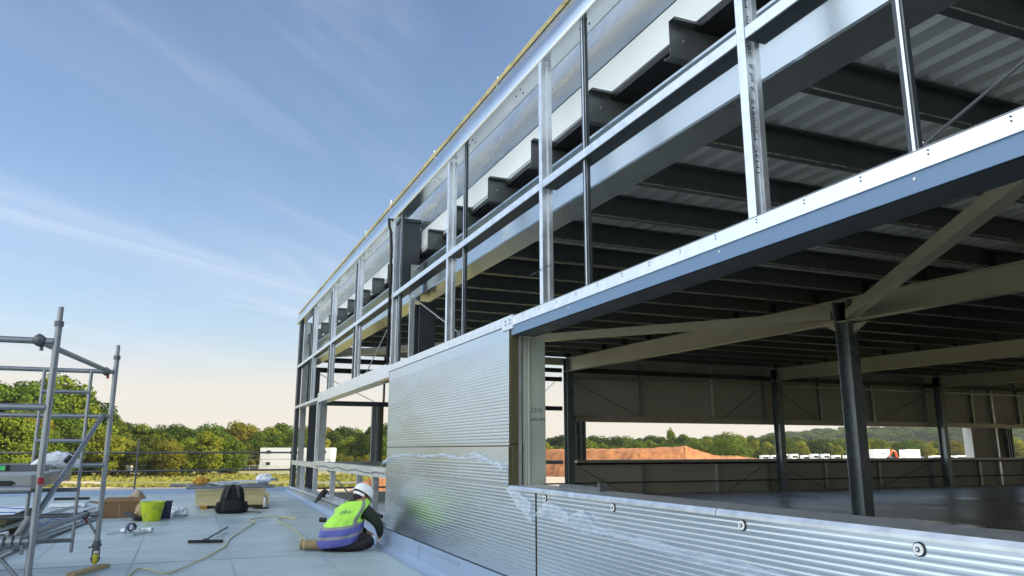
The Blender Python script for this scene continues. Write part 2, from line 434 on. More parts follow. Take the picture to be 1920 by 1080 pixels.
# ------------------------------------------------------------------ flat roof (deck) in the foreground
b = MB()
x0, x1 = -13.0, 2.44
ysd = [-6 + i * 0.9 for i in range(30)] ; ysd[-1] = 20.35
rows = [[(x, y, zdeck(y) + 0.004 * noise.noise(Vector((x * .7, y * .7, 0)))) for x in [x0 + (x1 - x0) * k / 26 for k in range(27)]] for y in ysd]
b.grid(rows)
tag(b.build('flat_roof', M['membrane'], smooth=True), 'light grey single-ply roof membrane underfoot', kind='structure')
b = MB()
for X in (-3.45, -2.45, -1.45, -0.45, 0.55, 1.55):
    for k in range(24):
        ya, yb = -4 + k, -3 + k
        w = 0.004 + 0.002 * noise.noise(Vector((X, ya, 3)))
        dx = 0.012 * noise.noise(Vector((X * 3, ya, 1))); dx2 = 0.012 * noise.noise(Vector((X * 3, yb, 1)))
        b.add([(X+dx-w, ya, zdeck(ya)+.007), (X+dx+w, ya, zdeck(ya)+.007), (X+dx2+w, yb, zdeck(yb)+.007), (X+dx2-w, yb, zdeck(yb)+.007)], [(0, 1, 2, 3)])
for Y, xa, xb in ((9.55, -13, 2.3), (14.3, -13, 0.5), (4.9, -13, 2.3), (18.1, -0.4, 2.3)):
    b.box(xa, xb, Y - .006, Y + .006, zdeck(Y) + .004, zdeck(Y) + .0085)
tag(b.build('roof_seam', mat('seam_dirt', (0.32, 0.385, 0.395), 0.6)), 'welded lap seams of the roof membrane', kind='structure')
ext = empty('lower_building', (-5, 7, GZ), 'single-storey block whose flat roof carries the work area', 'building')
b = MB(); b.box(-13.15, 2.40, -6, 20.42, GZ, -1.46); b.build('wall', M['brick'], ext)
b = MB()    # upstand along the far edge, and kerb with cove along the facade
b.prism([(20.30, -1.06), (20.33, -0.93), (20.35, -0.915), (20.50, -0.915), (20.50, -1.5), (20.30, -1.5)], (-13, 0, 0), (2.44, 0, 0), (0, 1, 0), (0, 0, 1))
b.build('edge_upstand', M['kerb'], ext)
b = MB(); rr = []
for k in range(28):
    y = -5 + k * (25.35 / 27)
    zf = zdeck(y)
    rr.append([(2.30, y, zf+.003), (2.345, y, zf+.010), (2.385, y, zf + .035), (2.402, y, zf + .07), (2.404, y, -0.985 if zf+.09 < -.985 else zf+.1), (2.46, y, -0.98 if zf+.09 < -.985 else zf+.105)])
b.grid(rr); b.build('kerb', M['kerb'], ext, smooth=False)
for (ya, yb) in ((8.35, 8.36), (4.6, 4.61)): MB().box(2.394, 2.402, ya, yb, zdeck(ya) + .09, -1.0).build('kerb_lap', M['kerb'], ext)
MB().box(2.392, 2.401, 7.0, 8.35, -1.035, -1.025).build('kerb_lap', M['kerb'], ext)
tag(MB().box(2.46, 42, -22, 20.2, -1.45, -1.28).build('floor', M['concrete']), 'power-floated concrete floor inside the open building', kind='structure')

# ------------------------------------------------------------------ steel-framed building
B = empty('steel_building', (20, 0, GZ), 'unfinished steel-framed hall with half-clad silver walls', 'building')
FX = 2.42
slope = lambda y: 0.012 * (y - 4)
Z3 = (0, 0, 1)
def lower_wall():
    b = MB(); b.box(2.5, 42, -22, 20.25, GZ, -1.46); b.build('lower_storey', M['brick'], B)
lower_wall()
# ---- facade panels (micro-ribbed, real ribs)
def ribs(z0, z1, flat_top, pitch=0.0286, d=0.0011):
    pts = [(0.0, z0)]; z = z0 + 0.02; k = 0
    while z + pitch < z1 - flat_top:
        pts += [(0.0, z), (-d, z + pitch * .28), (-d, z + pitch * .58), (0, z + pitch * .86)]
        z += pitch
    pts += [(0, z1)]
    return pts
def ribbed(ya, yb, z0, z1, flat, depth=0.11, notch=None):
    b = MB(); p = ribs(z0, z1, flat)
    n = 2
    rows = []
    for y in (ya, yb): rows.append([(FX + q[0], y, q[1]) for q in p])
    b.grid(rows, 0)
    b.box(FX + .002, FX + depth, ya + .001, yb - .001, z0 + .002, z1 - .002, 1)
    return b
PM = [M['panel'], M['panel_edge']]
up = ribbed(5.85, 10.04, 0.035, 1.015, 0.10).build('wall_panel', PM, B)
up['label'] = 'silver ribbed panel, the upper one of the tall pair'
lp = ribbed(5.34, 10.04, -0.975, -0.295, 0.0)
p = ribs(-0.295, 0.025, 0.10)
lp.grid([[(FX + q[0], y, q[1]) for q in p] for y in (5.86, 10.04)], 0)
lp.box(FX + .002, FX + .11, 5.861, 10.039, -0.297, 0.023, 1)
lo = lp.build('wall_panel', PM, B); lo['label'] = 'notched silver panel, the lower one of the tall pair'
n1 = ribbed(0.6, 5.31, -0.975, -0.305, 0.02).build('wall_panel', PM, B); n1['label'] = 'low silver ribbed panel under the window opening'
ribbed(-4, 0.57, -0.975, -0.305, 0.02).build('wall_panel', PM, B)
b = MB(); b.box(FX+.012, FX + .10, 5.29, 5.36, -0.975, -0.33); b.build('joint_gasket', M['black'], B)
b = MB(); b.box(FX+.006, FX+.09, 5.87, 10.03, 0.0245, 0.0355); b.build('joint_gasket', M['black'], B)
b = MB(); b.box(FX-.012, FX+.06, -4, 10.05, -1.025, -0.992, 0); b.build('base_trim', M['dark'], B)
b = MB(); b.box(FX-.006, FX+.05, -4, 10.05, -0.992, -0.977, 0); b.build('base_gasket', M['black'], B)
# washers
for (y, z) in ((4.19, -0.345), (3.0, -0.345), (2.05, -0.345), (5.16, -0.345)):
    r = 0.021
    b = MB(); b.cyl((FX - .0056, y, z), (FX - .0095, y, z), r, 20); w = b.build('screw_washer', M['whitepaint'], B)
    b = MB(); b.cyl((FX + .001, y, z), (FX - .0055, y, z), r * 1.22, 20); b.build('seal', M['rubber'], w)
    b = MB(); b.cyl((FX - .0102, y, z), (FX - .0125, y, z), r * .45, 14); b.cyl((FX - .012, y, z), (FX - .015, y, z), r * .28, 6, 1); b.build('bolt_head', [M['ink'], M['galv']], w)
# ---- sill under the near window opening
b = MB(); b.prism([(FX-.012, -.314), (FX-.012, -.300), (FX+.0, -.282), (FX+.25, -.275), (FX+.25, -.33), (FX+.24, -.33), (FX+.24, -.29), (FX+.005, -.296), (FX-.006, -.306), (FX-.006, -.314)][::-1], (0, -4, 0), (0, 3.18, 0), (1, 0, 0), Z3)
b.build('window_sill', M['galv'], B)
b = MB(); b.prism([(FX-.012, -.314), (FX-.012, -.300), (FX+.0, -.282), (FX+.25, -.275), (FX+.25, -.33), (FX+.24, -.33), (FX+.24, -.29), (FX+.005, -.296), (FX-.006, -.306), (FX-.006, -.314)][::-1], (0, 3.187, 0), (0, 5.84, 0), (1, 0, 0), Z3)
b.build('window_sill', M['galv'], B)
b = MB(); b.box(2.70, 2.76, -4, 9.6, -1.28, -.36); b.build('inner_wall_lining', M['black'], B)
b = MB(); b.obox((2.60, 4.95, -.262), (.04, .62, .03)); b.obox((2.60, 4.65, -.25), (.05, .03, .06)); b.build('clamp', M['alu_dark'], B)
# ---- jamb post with handwriting
def jamb(y, z0, z1, write=False, xo=0.0):
    b = MB()
    b.box(2.525+xo, 2.60+xo, y - .006, y + .12, z0, z1)
    b.box(2.555+xo, 2.575+xo, y - .018, y - .006, z0, z1)
    b.prism([(0, 0), (.15, 0), (.15, .02), (.145, .02), (.145, .005), (.005, .005), (.005, .1), (0, .1)], (2.605+xo, y, z0), (2.605+xo, y, z1), (1, 0, 0), (0, 1, 0))
    b.box(2.598+xo, 2.604+xo, y - .02, y + .1, z0, z1)
    j = b.build('jamb_post', M['jamb'], B)
    if write:
        for (s, zz, xx, sz) in (('2315', 0.305, 2.622, .052), ('1670-1970', 0.235, 2.610, .033)):
            me = text_mesh(s, sz)
            me.transform(Matrix.Rotation(R(90), 4, 'X')); me.transform(Matrix.Translation((xx, y - .0012, zz)))
            link('handwriting', me, M['ink'], j)
jamb(5.86, -.277, .93, True)
b = MB(); b.box(FX+.005, FX+.115, 5.835, 5.849, .04, 1.0); b.box(FX+.03, FX+.12, 5.835, 5.849, -.28, 0.05); b.build('jamb_flashing', M['panel_edge'], B)
b = MB(); b.box(2.50, 2.524, 5.83, 5.86, -.28, .98); b.build('jamb_trim', M['galv'], B)
# ---- head beams
def head(ya, yb, z0, z1, zm, m_low):
    b = MB()
    b.box(FX - .004, FX + .002, ya, yb, zm, z1, 0)                  # galvanised flange
    b.box(FX - .010, FX - .004, ya, yb, zm, zm + .022, 0)
    b.box(FX - .004, FX + .20, ya, yb, z1 - .004, z1+.001, 0)
    b.box(FX, FX + .010, ya, yb, z0+.002, zm, 1)
    b.box(FX + .022, FX + .20, ya, yb, z0, z0 + .05, 2)
    b.box(FX + .19, FX + .21, ya, yb, z0-.003, z1 - .01, 2)
    h = b.build('head_beam', [M['galv'], m_low, M['dark']], B)
    return h
hb = head(-4, 5.80, 0.93, 1.09, 1.010, M['blue'])
for k in range(16):
    y = 0.9 + k * .31
    b = MB()
    for dz in (.012, .028): b.cyl((FX - .004, y, 1.045+dz), (FX - .008, y, 1.045+dz), .0032, 6)
    b.build('rivet', M['ink'], hb)
for y, z in ((3.05, .985), (4.75, .985), (1.9, .985)):
    MB().cyl((FX, y, z), (FX - .004, y, z), .006, 8).build('rivet', M['whitepaint'], hb)
b = MB(); b.box(FX - .014, FX + .10, 5.74, 5.98, .985, 1.10); 
hp = b.build('splice_plate', M['galv'], B)
for y, z in ((5.8, 1.03), (5.8, 1.06), (5.9, 1.03), (5.9, 1.06)):
    MB().cyl((FX-.014, y, z), (FX - .019, y, z), .007, 6).build('bolt', M['ink'], hp)
b = MB(); b.prism([(FX-.012, 1.02), (FX-.012, 1.045), (FX-.002, 1.052), (FX-.002, 1.105), (FX+.16, 1.115), (FX+.16, 1.03), (FX, 1.02)], (0, 5.98, 0), (0, 10.1, 0), (1, 0, 0), Z3); b.build('head_flashing', M['galv'], B)
hb2 = MB(); hb2.box(FX-.004, FX+.005, 10.05, 16.2, .95, 1.14, 0); hb2.box(FX+.005, FX+.20, 10.05, 16.2, .95, .956, 0); hb2.box(FX+.195, FX+.2, 10.05, 16.2, .957, 1.13, 0); hb2.box(FX+.006, FX+.2, 10.06, 16.2, 1.135, 1.139, 0)
hb2.build('head_beam', M['galv'], B)
b = MB(); b.box(FX+.01, FX+.19, 10.05, 10.7, .925, .949); b.build('shim_block', M['wood'], B)
b = MB(); b.box(FX, FX + .18, 16.25, 19.9, 1.0, 1.06); b.build('head_beam', M['galv'], B)
# ---- sigma studs
def stud(y, z0=1.055, z1=3.11, write=False, x=FX):
    # section in (X, Y): outer flange, recessed web, inner flange
    pr = [(0, .058), (0, 0), (.016, 0), (.022, .016), (.052, .016), (.058, 0), (.090, 0), (.090, .058), (.087, .058), (.087, .003), (.060, .003), (.054, .019), (.020, .019), (.014, .003), (.003, .003), (.003, .058)]
    b = MB(); b.prism(pr, (x, y, z0), (x, y, z1), (1, 0, 0), (0, 1, 0))
    s = b.build('stud', M['galv'], B)
    for dx, z in ((.075, 2.06), (.075, z0 + .03), (.075, z1 - .05)):
        MB().tube([(x + dx, y - .001, z), (x + dx, y - .007, z), (x+dx, y-.010, z)], [.008, .0075, .003], 10).build('bolt', M['galv'], s, smooth=True)
    if write:
        me = text_mesh('TH3C PS00S15  2 of 2  2057mm  P98360', .036, .0004)
        mx = max(v.co.x for v in me.vertices)
        me.transform(Matrix.Diagonal((1.10 / mx, .80, 1, 1)))
        me.transform(Matrix.Rotation(R(90), 4, 'X'))
        me.transform(Matrix.Rotation(R(-90), 4, 'Y'))
        me.transform(Matrix.Translation((x + .049, y + .0155, 1.30)))
        link('stencil_text', me, M['ink'], s)
    return s
stud(2.76, write=True); stud(5.17); stud(7.57); stud(9.98); stud(12.43, z1=3.14); stud(14.9, z1=3.14); stud(17.3, z1=3.14); stud(0.33)
me = text_mesh('P6000015  2 of 2  2057mm', .040, .0004); me.transform(Matrix.Diagonal((.9, .7, 1, 1)))
me.transform(Matrix.Rotation(R(-90), 4, 'Z')); me.transform(Matrix.Rotation(R(90), 4, 'Y')); me.transform(Matrix.Rotation(R(180), 4, 'Z'))
# outer-flange stencil on the second stud, read bottom to top
me.transform(Matrix.Translation(Vector((0, 0, 0)) - Vector((sum(v.co.x for v in me.vertices), sum(v.co.y for v in me.vertices), min(v.co.z for v in me.vertices)*len(me.vertices))) / len(me.vertices)))
me.transform(Matrix.Translation((FX - .0012, 5.20, 1.35)))
link('stencil_text', me, M['ink'], B)
# slim dark posts beside the studs
for y in (1.90, 4.50, 7.12, 9.72, 12.75, 15.25, 17.75):
    b = MB(); x = FX + .02; zt = 3.13; z0 = 1.09
    b.prism([(0, .030), (0, 0), (.044, 0), (.044, .030), (.041, .030), (.041, .003), (.003, .003), (.003, .030)], (x, y, z0), (x, y, zt), (1, 0, 0), (0, 1, 0), 0)
    b.box(x+.013, x + .016, y - .005, y, z0, zt, 1); b.box(x-.002, x + .0, y - .003, y + .010, z0, zt, 1)
    b.build('slim_post', [M['dark'], M['galv']], B)
# horizontal C rail at mid height (z about 2.05), interrupted by the studs
cuts = [-4, .33, 2.76, 5.17, 7.57, 9.98, 12.43, 14.9, 17.3, 19.9]
for i in range(len(cuts) - 1):
    a, c = cuts[i] + (.062 if i else 0), cuts[i+1] - .004
    b = MB(); b.prism([(0, 0), (.125, 0), (.125, .03), (.121, .03), (.121, .004), (.004, .004), (.004, .055), (.016, .055), (.016, .06), (0, .06)], (FX+.002, a, 2.02), (FX+.002, c, 2.02), (1, 0, 0), Z3)
    b.box(FX+.003, FX + .125, a, c, 2.012, 2.0195, 1)
    b.build('sheeting_rail', [M['galv'], M['dark']], B)
# bent black strip hanging at the column
b = MB(); b.tube([(2.39, 10.22, 3.20), (2.385, 10.20, 3.10), (2.40, 10.14, 2.98), (2.41, 10.12, 2.7), (2.41, 10.12, 1.12)], .022, 8); b.build('drain_strip', M['black'], B, smooth=True)
# ---- edge rafter, inner rafters
def rafter(x, y0, y1, zb, h=.40, bw=.26, mt='beam'):
    b = MB(); b.prism(iprof(h, bw), (x, y0, zb + slope(y0) + h/2), (x, y1, zb + slope(y1) + h/2), (1, 0, 0), Z3)
    return b.build('rafter', M[mt], B)
rafter(2.795, -21.9, 19.9, 1.92, .42, .26, 'shiny_beam')
for x in (9.95, 17.5, 24.9, 32.4): rafter(x, -21.9, 19.72, 2.01, .38, .18)
# ---- purlins
PY = [3.62 + 1.06 * k for k in range(-6, 16)]
for i, y in enumerate(PY):
    zt = 2.64 + slope(y) * 1.1
    b = MB(); b.prism(zprof(.24, .065), (2.58, y, zt - .24), (41.8, y, zt - .24), (0, -1, 0), Z3)
    b.box(3.0, 41.7, y - .0045, y - .0005, zt - .238, zt - .226, 1)  # pale strip painted as the light caught along the lower flange
    p = b.build('purlin', [M['purlin'], M['purlin_glint']], B, base=(2.58, y, zt - .24))
    for (dx, dz) in ((.10, .12), (.42, .07), (.42, .17), (.60, .17), (.60, .07)):
        MB().cyl((2.58 + dx, y - .001, zt - .24 + dz), (2.58 + dx, y - .010, zt - .24 + dz), .010, 6).build('bolt', M['galv_dull'], p)
# cleats where purlins meet inner rafters, one row per rafter as pieces of it
for x in (9.95, 17.5, 24.9):
    for y in PY[3:]:
        zt = 2.40 + slope(y)
        MB().box(x - .16, x - .02, y - .075, y - .067, zt - .0, zt + .17).build('purlin_cleat', M['black'], B)
# ---- roof liner sheet: trapezoidal ribs along Y
prof = []; x = 2.80; t = .225
while x < 41.9:
    prof += [(x, 0), (x + .085, 0), (x + .115, .035), (x + .195, .035)]; x += t
b = MB(); pz = lambda y: 2.645 + slope(y) * 1.1
b.grid([[(q[0], y, pz(y) + q[1]) for q in prof] for y in (-22, 20.0)])
b.grid([[(q, y, pz(y) + .16) for q in (2.80, 41.9)] for y in (-22, 20.0)])
b.build('roof_sheet', M['deck_sheet'], B)
# ---- parapet: lining panels, soffit, fascia, ragged top edge
fz = lambda y: 3.11 + 0.006 * (y - 4)
def lining(z0, z1, mt, x=2.77, n=120, amp=0.0):
    b = MB(); rows = []
    for i in range(n + 1):
        y = -6 + 26.1 * i / n
        rows.append([(x + amp * noise.noise(Vector((y * 1.3, k * 1.7, 0))), y, z0 + (z1 - z0) * k / 6 + (fz(y) - 3.11)) for k in range(7)])
    b.grid(rows); b.box(x + .012, x + .09, -6, 20.1, z0, z1, 0)
    return b.build('parapet_lining', M[mt], B, smooth=False)
lining(2.665, 2.925, 'white_sheet'); lining(2.937, 3.36, 'foil', amp=.002)
b = MB(); b.box(2.774, 2.80, -6, 20.1, 2.90, 2.96); b.build('lining_joint', M['black'], B)
b = MB(); b.box(2.775, 3.10, -6, 20.0, 2.61, 2.648); b.build('eaves_closer', M['black'], B)
n = 60; b = MB()
out = [(2.575, 0.0), (2.424, 0), (2.420, .004), (2.414, .03), (2.409, .06), (2.408, .09), (2.410, .12), (2.416, .15), (2.424, .18), (2.432, .21), (2.438, .24), (2.440, .27), (2.47, .28)]
b.grid([[(px, y, fz(y) + pz_) for (px, pz_) in out] for y in [-6 + 26.4 * i / n for i in range(n + 1)]])
b.grid([[(px, y, fz(y) + pz_) for (px, pz_) in ((2.578, -.004), (2.578, .16), (2.47, .26))] for y in [-6 + 26.4 * i / n for i in range(n + 1)]])
b.add([(px, 20.4, fz(20.4) + z_) for (px, z_) in out], [tuple(range(len(out)))])
b.build('fascia', M['fascia'], B, auto=True)
for k in range(14):
    y = 2.0 + k * 1.24
    for dx, dy in ((.05, 0), (.10, .05), (.07, .14)): MB().cyl((FX + dx, y + dy, fz(y) - .0005), (FX + dx, y + dy, fz(y) - .006), .006, 6).build('rivet', M['ink'], B)
b = MB(); rows = []
for i in range(401):
    y = -6 + 26.4 * i / 400
    w = .018 * noise.noise(Vector((y * 1.4, 0, 0))) + .010 * noise.noise(Vector((y * 6, 4, 0))) + .012 * noise.noise(Vector((y * 23, 4, 7)))
    zt = fz(y) + .300 + w
    rows.append([(2.432, y, fz(y) + .262), (2.418 + w * .6, y, zt - .012), (2.425, y, zt), (2.50, y, zt - .005), (2.52, y, fz(y) + .24)])
b.grid(rows); b.build('foam_edge', M['foam'], B)
# little fixings poking up at the eaves
b = MB()
for y, h_, dx in ((10.4, .10, .02), (12.0, .05, -.01), (8.2, .04, .0), (6.2, .05, .02), (14.1, .05, .02)):
    b.tube([(2.44, y, fz(y) + .24), (2.43 + dx, y + .01, fz(y) + .30 + h_)], .006, 5)
b.build('fixing_wire', M['whitepaint'], B)
# ---- columns
def column(x, y, z0, z1, h=.30, bw=.25, mt='column', ax='x'):
    u, w = ((1, 0, 0), (0, 1, 0)) if ax == 'x' else ((0, 1, 0), (1, 0, 0))
    b = MB(); b.prism(iprof(h, bw, .012, .016), (x, y, z0), (x, y, z1), u, w)
    c = b.build('column', M[mt], B)
    return c
c = column(2.80, 9.72, -1.28, 1.92, .25, .22, 'dark'); 
b = MB(); b.box(2.56, 2.62, 9.60, 9.64, 1.10, 2.0); b.build('column_trim', M['galv'], B)
b = MB(); b.box(2.46, 2.74, 9.84, 10.0, 2.09, 3.10); b.box(2.44, 2.75, 9.82, 10.02, 3.06, 3.11); b.build('stub_post', M['dark'], B)
b = MB(); b.box(2.60, 2.74, 9.75, 9.76, 1.95, 2.45); b.build('gusset', M['galv_dull'], B)
column(2.86, 19.75, -1.28, 2.0, .22, .20, 'dark')
for (x, y) in ((9.95, 9.4), (9.95, 19.6), (17.5, 19.6), (24.9, 19.6), (32.4, 19.6), (17.5, 0), (24.9, 0)):
    c = column(x, y, -1.28, 2.02 + slope(y) + .38 if y > 10 else 2.42, .24 if x < 10 and y > 10 else .27, .20, 'column', 'x')
    if y < 10 and x < 10:
        for k in range(3): MB().cyl((x - .06, y - .136, 2.18 - k * .07), (x - .06, y - .150, 2.18 - k * .07), .016, 6).build('bolt', M['galv_dull'], c)
        MB().add([(x, y - .14, 2.03), (x, y - .45, 2.03), (x, y - .14, 1.86), (x+.02, y - .14, 2.03), (x+.02, y - .45, 2.03), (x+.02, y - .14, 1.86)], [(0, 1, 2), (3, 5, 4), (0, 2, 5, 3), (1, 4, 5, 2), (0, 3, 4, 1)]).build('gusset', M['beam'], c)
        MB().add([(x, y + .14, 2.06), (x, y + .45, 2.06), (x, y + .14, 1.90), (x+.02, y + .14, 2.06), (x+.02, y + .45, 2.06), (x+.02, y + .14, 1.90)], [(0, 2, 1), (3, 4, 5), (0, 3, 5, 2), (1, 2, 5, 4), (0, 1, 4, 3)]).build('gusset', M['beam'], c)
for (x, y) in ((9.95, 9.4), (17.5, 0), (24.9, 0)):
    for s_ in (-1, 1):
        z_ = 2.01 + slope(y)
        ep = MB().box(x - .10, x + .10, y + s_ * .150 - .008, y + s_ * .150 + .008, z_ - .06, z_ + .36).build('end_plate', M['column'], B)
        for i_ in (-1, 1):
            for k_ in range(4): MB().cyl((x + i_ * .065, y + s_ * .158, z_ + k_ * .10), (x + i_ * .065, y + s_ * .176, z_ + k_ * .10), .014, 6).build('bolt', M['galv_dull'], ep)
# far-side corner columns and jamb of the far opening
b = MB(); b.box(2.44, 2.53, 19.86, 20.1, -.97, 3.24); b.build('corner_post', M['dark'], B)
b = MB(); b.box(2.55, 2.69, 19.84, 19.9, -.97, 3.2); b.build('corner_post', M['galv_dull'], B)
b = MB(); b.box(2.58, 2.90, 19.95, 20.05, 1.2, 3.2); b.build('corner_plate', M['dark'], B)
jj = MB(); jj.box(2.42, 2.455, 16.19, 16.30, -.23, .95, 0); jj.box(2.46, 2.62, 16.2, 16.21, -.23, .95, 1); jj.box(2.47, 2.48, 16.18, 16.2, -.23, .95, 0)
jj.build('jamb_post', [M['galv'], M['galv_dull']], B)
# ---- far opening: sill boards, stubs, base ledge
def sillboard(ya, yb, z0, z1):
    b = MB(); b.box(FX, FX + .16, ya, yb, z0, z1); b.box(FX-.008, FX-.001, ya, yb, z1-.045, z1 + .004)
    return b.build('window_sill', M['galv'], B)
s = sillboard(10.06, 16.4, -.37, -.24)
b = MB(); b.tube([(FX - .012, 10.1 + k * .12, -.315 + .012 * math.sin(k * .5) + .006 * math.sin(k * 1.7)) for k in range(50)], .006, 5); b.build('sealant_bead', M['ink'], s)
sillboard(16.45, 19.9, -.36, -.26)
for y in (10.9, 12.0, 14.36, 16.41, 18.3):
    b = MB(); b.prism([(0, 0), (.09, 0), (.09, .05), (.085, .05), (.085, .005), (.005, .005), (.005, .05), (0, .05)], (FX+.02, y, -.90), (FX+.02, y, -.37), (1, 0, 0), (0, 1, 0)); b.build('stub_post', M['galv'], B)
b = MB(); b.box(FX - .02, FX + .34, 10.05, 20.0, -.915, -.90); b.box(FX - .02, FX - .014, 10.05, 20.0, -.90, -.872); b.box(FX+.33, FX + .34, 10.05, 20, -1.2, -.915); b.build('base_ledge', M['galv'], B)
b = MB(); b.box(FX - .035, FX + .0, 10.05, 20.1, -.985, -.93, 0)
b.build('base_flashing', M['galv_dull'], B)
for k in range(14): MB().obox((FX + .15 + .1 * math.sin(k * 7), 12.5 + k * .5, -.885), (.05 + .03 * math.sin(k), .12, .02), (0, 0, k)).build('bracket_offcut', M['galv_dull'], B)
# ---- bracing
def brace(p, q, r=.09, flat=False):
    b = MB(); b.prism([(-r, -r), (r, -r), (r, r), (-r, r)], p, q); return b.build('roof_brace', M['beam'], B)
brace((9.80, 9.15, 2.16), (2.95, -.55, 2.08), .075)
brace((9.90, 9.65, 2.22), (2.95, 19.4, 2.32), .075)
def rod(p, q, r=.009, mt='galv_dull'): MB().cyl(p, q, r, 8).build('tie_rod', M[mt], B)
rod((2.60, 9.85, 2.06), (2.60, 7.62, 1.20)); rod((2.60, 10.3, 2.0), (2.60, 12.55, 1.16)); rod((2.60, 2.02, 1.17), (2.60, -.3, 2.0), .007, 'alu_dark')
MB().box(2.57, 2.63, 7.56, 7.68, 1.10, 1.24).build('rod_bracket', M['dark'], B)
MB().add([(2.57, 2.02, 1.09), (2.57, 2.05, 1.13), (2.57, 1.98, 1.19), (2.63, 2.02, 1.09), (2.63, 2.05, 1.13), (2.63, 1.98, 1.19), (2.57, 2.0, 1.09), (2.57, 2.03, 1.13), (2.57, 1.96, 1.18), (2.63, 2.0, 1.09), (2.63, 2.03, 1.13), (2.63, 1.96, 1.18)], [(0, 1, 4, 3), (1, 2, 5, 4), (6, 9, 10, 7), (7, 10, 11, 8), (0, 6, 7, 1), (1, 7, 8, 2), (3, 4, 10, 9), (4, 5, 11, 10), (2, 8, 11, 5), (0, 3, 9, 6)]).build('rod_bracket', M['galv'], B)
rod((3.2, 20.0, -.42), (9.0, 20.0, -1.3)); rod((4.0, 20.0, 2.0), (9.7, 20.0, 1.15)); rod((3.0, 20.0, 1.9), (4.5, 20.0, 1.2)); rod((9.4, 20.0, 1.65), (9.9, 20.0, 2.1))
rod((2.7, 16.3, -.4), (2.7, 10.3, -1.3), .012, 'dark')
# ---- end wall, open bay
def rail(z0, z1, xa, xb, y0=19.9, y1=20.02, mt='dark'): return MB().box(xa, xb, y0, y1, z0, z1).build('end_rail', M[mt], B)
rail(2.40, 2.60, 3.0, 9.95, 19.75, 19.9, 'beam'); rail(2.20, 2.32, 2.7, 9.9); rail(1.94, 2.06, 2.7, 9.9); rail(1.10, 1.22, 2.7, 9.9); rail(-.40, -.30, 2.7, 9.9, mt='galv_dull'); rail(-1.3, -1.05, 2.7, 9.9, mt='concrete')
jb = MB(); jb.box(4.38, 4.46, 19.88, 20.0, -.3, 1.1, 0); jb.box(4.47, 4.52, 19.86, 20.0, -.3, 1.1, 1); jb.box(4.53, 4.58, 19.88, 20.0, -.3, 1.1, 0); jb.box(4.59, 4.68, 19.9, 20.0, -.3, 1.1, 2)
jb.build('jamb_post', [M['column'], M['galv_dull'], M['panel_edge']], B)
MB().box(4.66, 4.70, 19.9, 20.0, 1.2, 2.5).build('end_post', M['dark'], B)
MB().box(7.2, 7.3, 19.9, 20.0, -1.2, 2.5).build('end_post', M['dark'], B)
# ---- end wall, clad part (X 10.1 to 42)
cw = [(10.15, 26.75), (29.05, 33.5), (34.5, 41.5)]
for i in range(9):
    xa = 10.12 + i * 3.55
    MB().box(xa, xa + 3.545, 20.04, 20.14, .965, 3.0).build('end_panel', M['clad_in'], B)
    MB().box(xa, xa + 3.545, 20.04, 20.14, -1.45, -.36).build('end_panel', M['clad_in'], B)
MB().box(26.75, 29.05, 20.04, 20.14, -.36, .96).build('end_panel', M['clad_in'], B)
MB().box(26.70, 26.745, 19.85, 20.2, -.30, .95).build('window_reveal', M['whitepaint'], B)  # white finish stands in for sunlight on the opening edge
b = MB(); b.prism([(0, 0), (.20, 0), (.20, .17), (.195, .17), (.195, .005), (.005, .005), (.005, .17), (0, .17)], (10.3, 19.84, .79), (42, 19.84, .79), (0, 1, 0), Z3); b.build('window_head', M['beam'], B)
MB().box(10.3, 42, 19.80, 20.2, -.37, -.29).build('window_sill', M['beam'], B)
MB().box(10.3, 42, 19.9, 20.03, -.43, -.37).build('end_rail', M['black'], B)
b = MB(); b.box(10.06, 10.2, 19.8, 20.03, 2.06, 2.2); b.prism([(0, 0), (.14, 0), (.14, .06), (0, .06)], (10.1, 19.88, 2.02), (42, 19.88, 2.02), (0, 1, 0), Z3); b.build('end_rail', M['galv_dull'], B)
MB().box(10.1, 42, 19.80, 19.86, 2.20, 2.34).build('end_rail', M['dark'], B)
for x in (12.55, 14.95, 15.15, 17.2, 19.6, 22.0, 24.55, 27.0, 28.1, 29.6, 32, 34.5):
    hi = x in (14.95, 28.1)
    if x == 14.95: continue
    mt = 'galv' if x in (15.15, 28.1) else 'galv_dull'
    b = MB(); b.prism([(0, 0), (.10, 0), (.10, .1), (.095, .1), (.095, .005), (.005, .005), (.005, .1), (0, .1)], (x, 19.92, -1.28), (x, 19.92, -.38), (1, 0, 0), (0, 1, 0)); b.build('end_post', M[mt], B)
    b = MB(); b.prism([(0, 0), (.08, 0), (.08, .1), (.075, .1), (.075, .005), (.005, .005), (.005, .1), (0, .1)], (x, 19.92, .965), (x, 19.92, 2.6), (1, 0, 0), (0, 1, 0)); b.build('end_post', M[mt], B)
    if x in (28.1,): MB().box(x, x + .08, 19.9, 20.0, -.3, .96).build('end_post', M[mt], B)
def frame_box(x0, x1):
    b = MB(); w = (x1 - x0) / 6
    for k in range(6): b.box(x0 + k * w, x0 + (k + .72) * w, 19.86 + (k % 2) * .06, 20.0, -.29, .93, k % 2)
    b.box(x0 - .02, x1 + .03, 19.84, 20.02, .93, .965, 0); b.build('window_jamb', [M['column'], M['galv_dull']], B)
frame_box(10.17, 10.68); frame_box(28.65, 29.05)
for (xa, za, xb, zb) in ((10.25, 1.95, 12.4, 1.0), (17.0, 1.9, 15.6, 1.0), (17.8, 1.9, 19.4, 1.0), (24.4, 1.9, 22.2, 1.0), (10.4, -.5, 11.9, -1.25), (17.0, -.5, 15.6, -1.25), (17.9, -.6, 19.6, -1.25), (24.4, -.5, 22, -1.25)):
    rod((xa, 19.9, za), (xb, 19.9, zb), .010, 'dark')
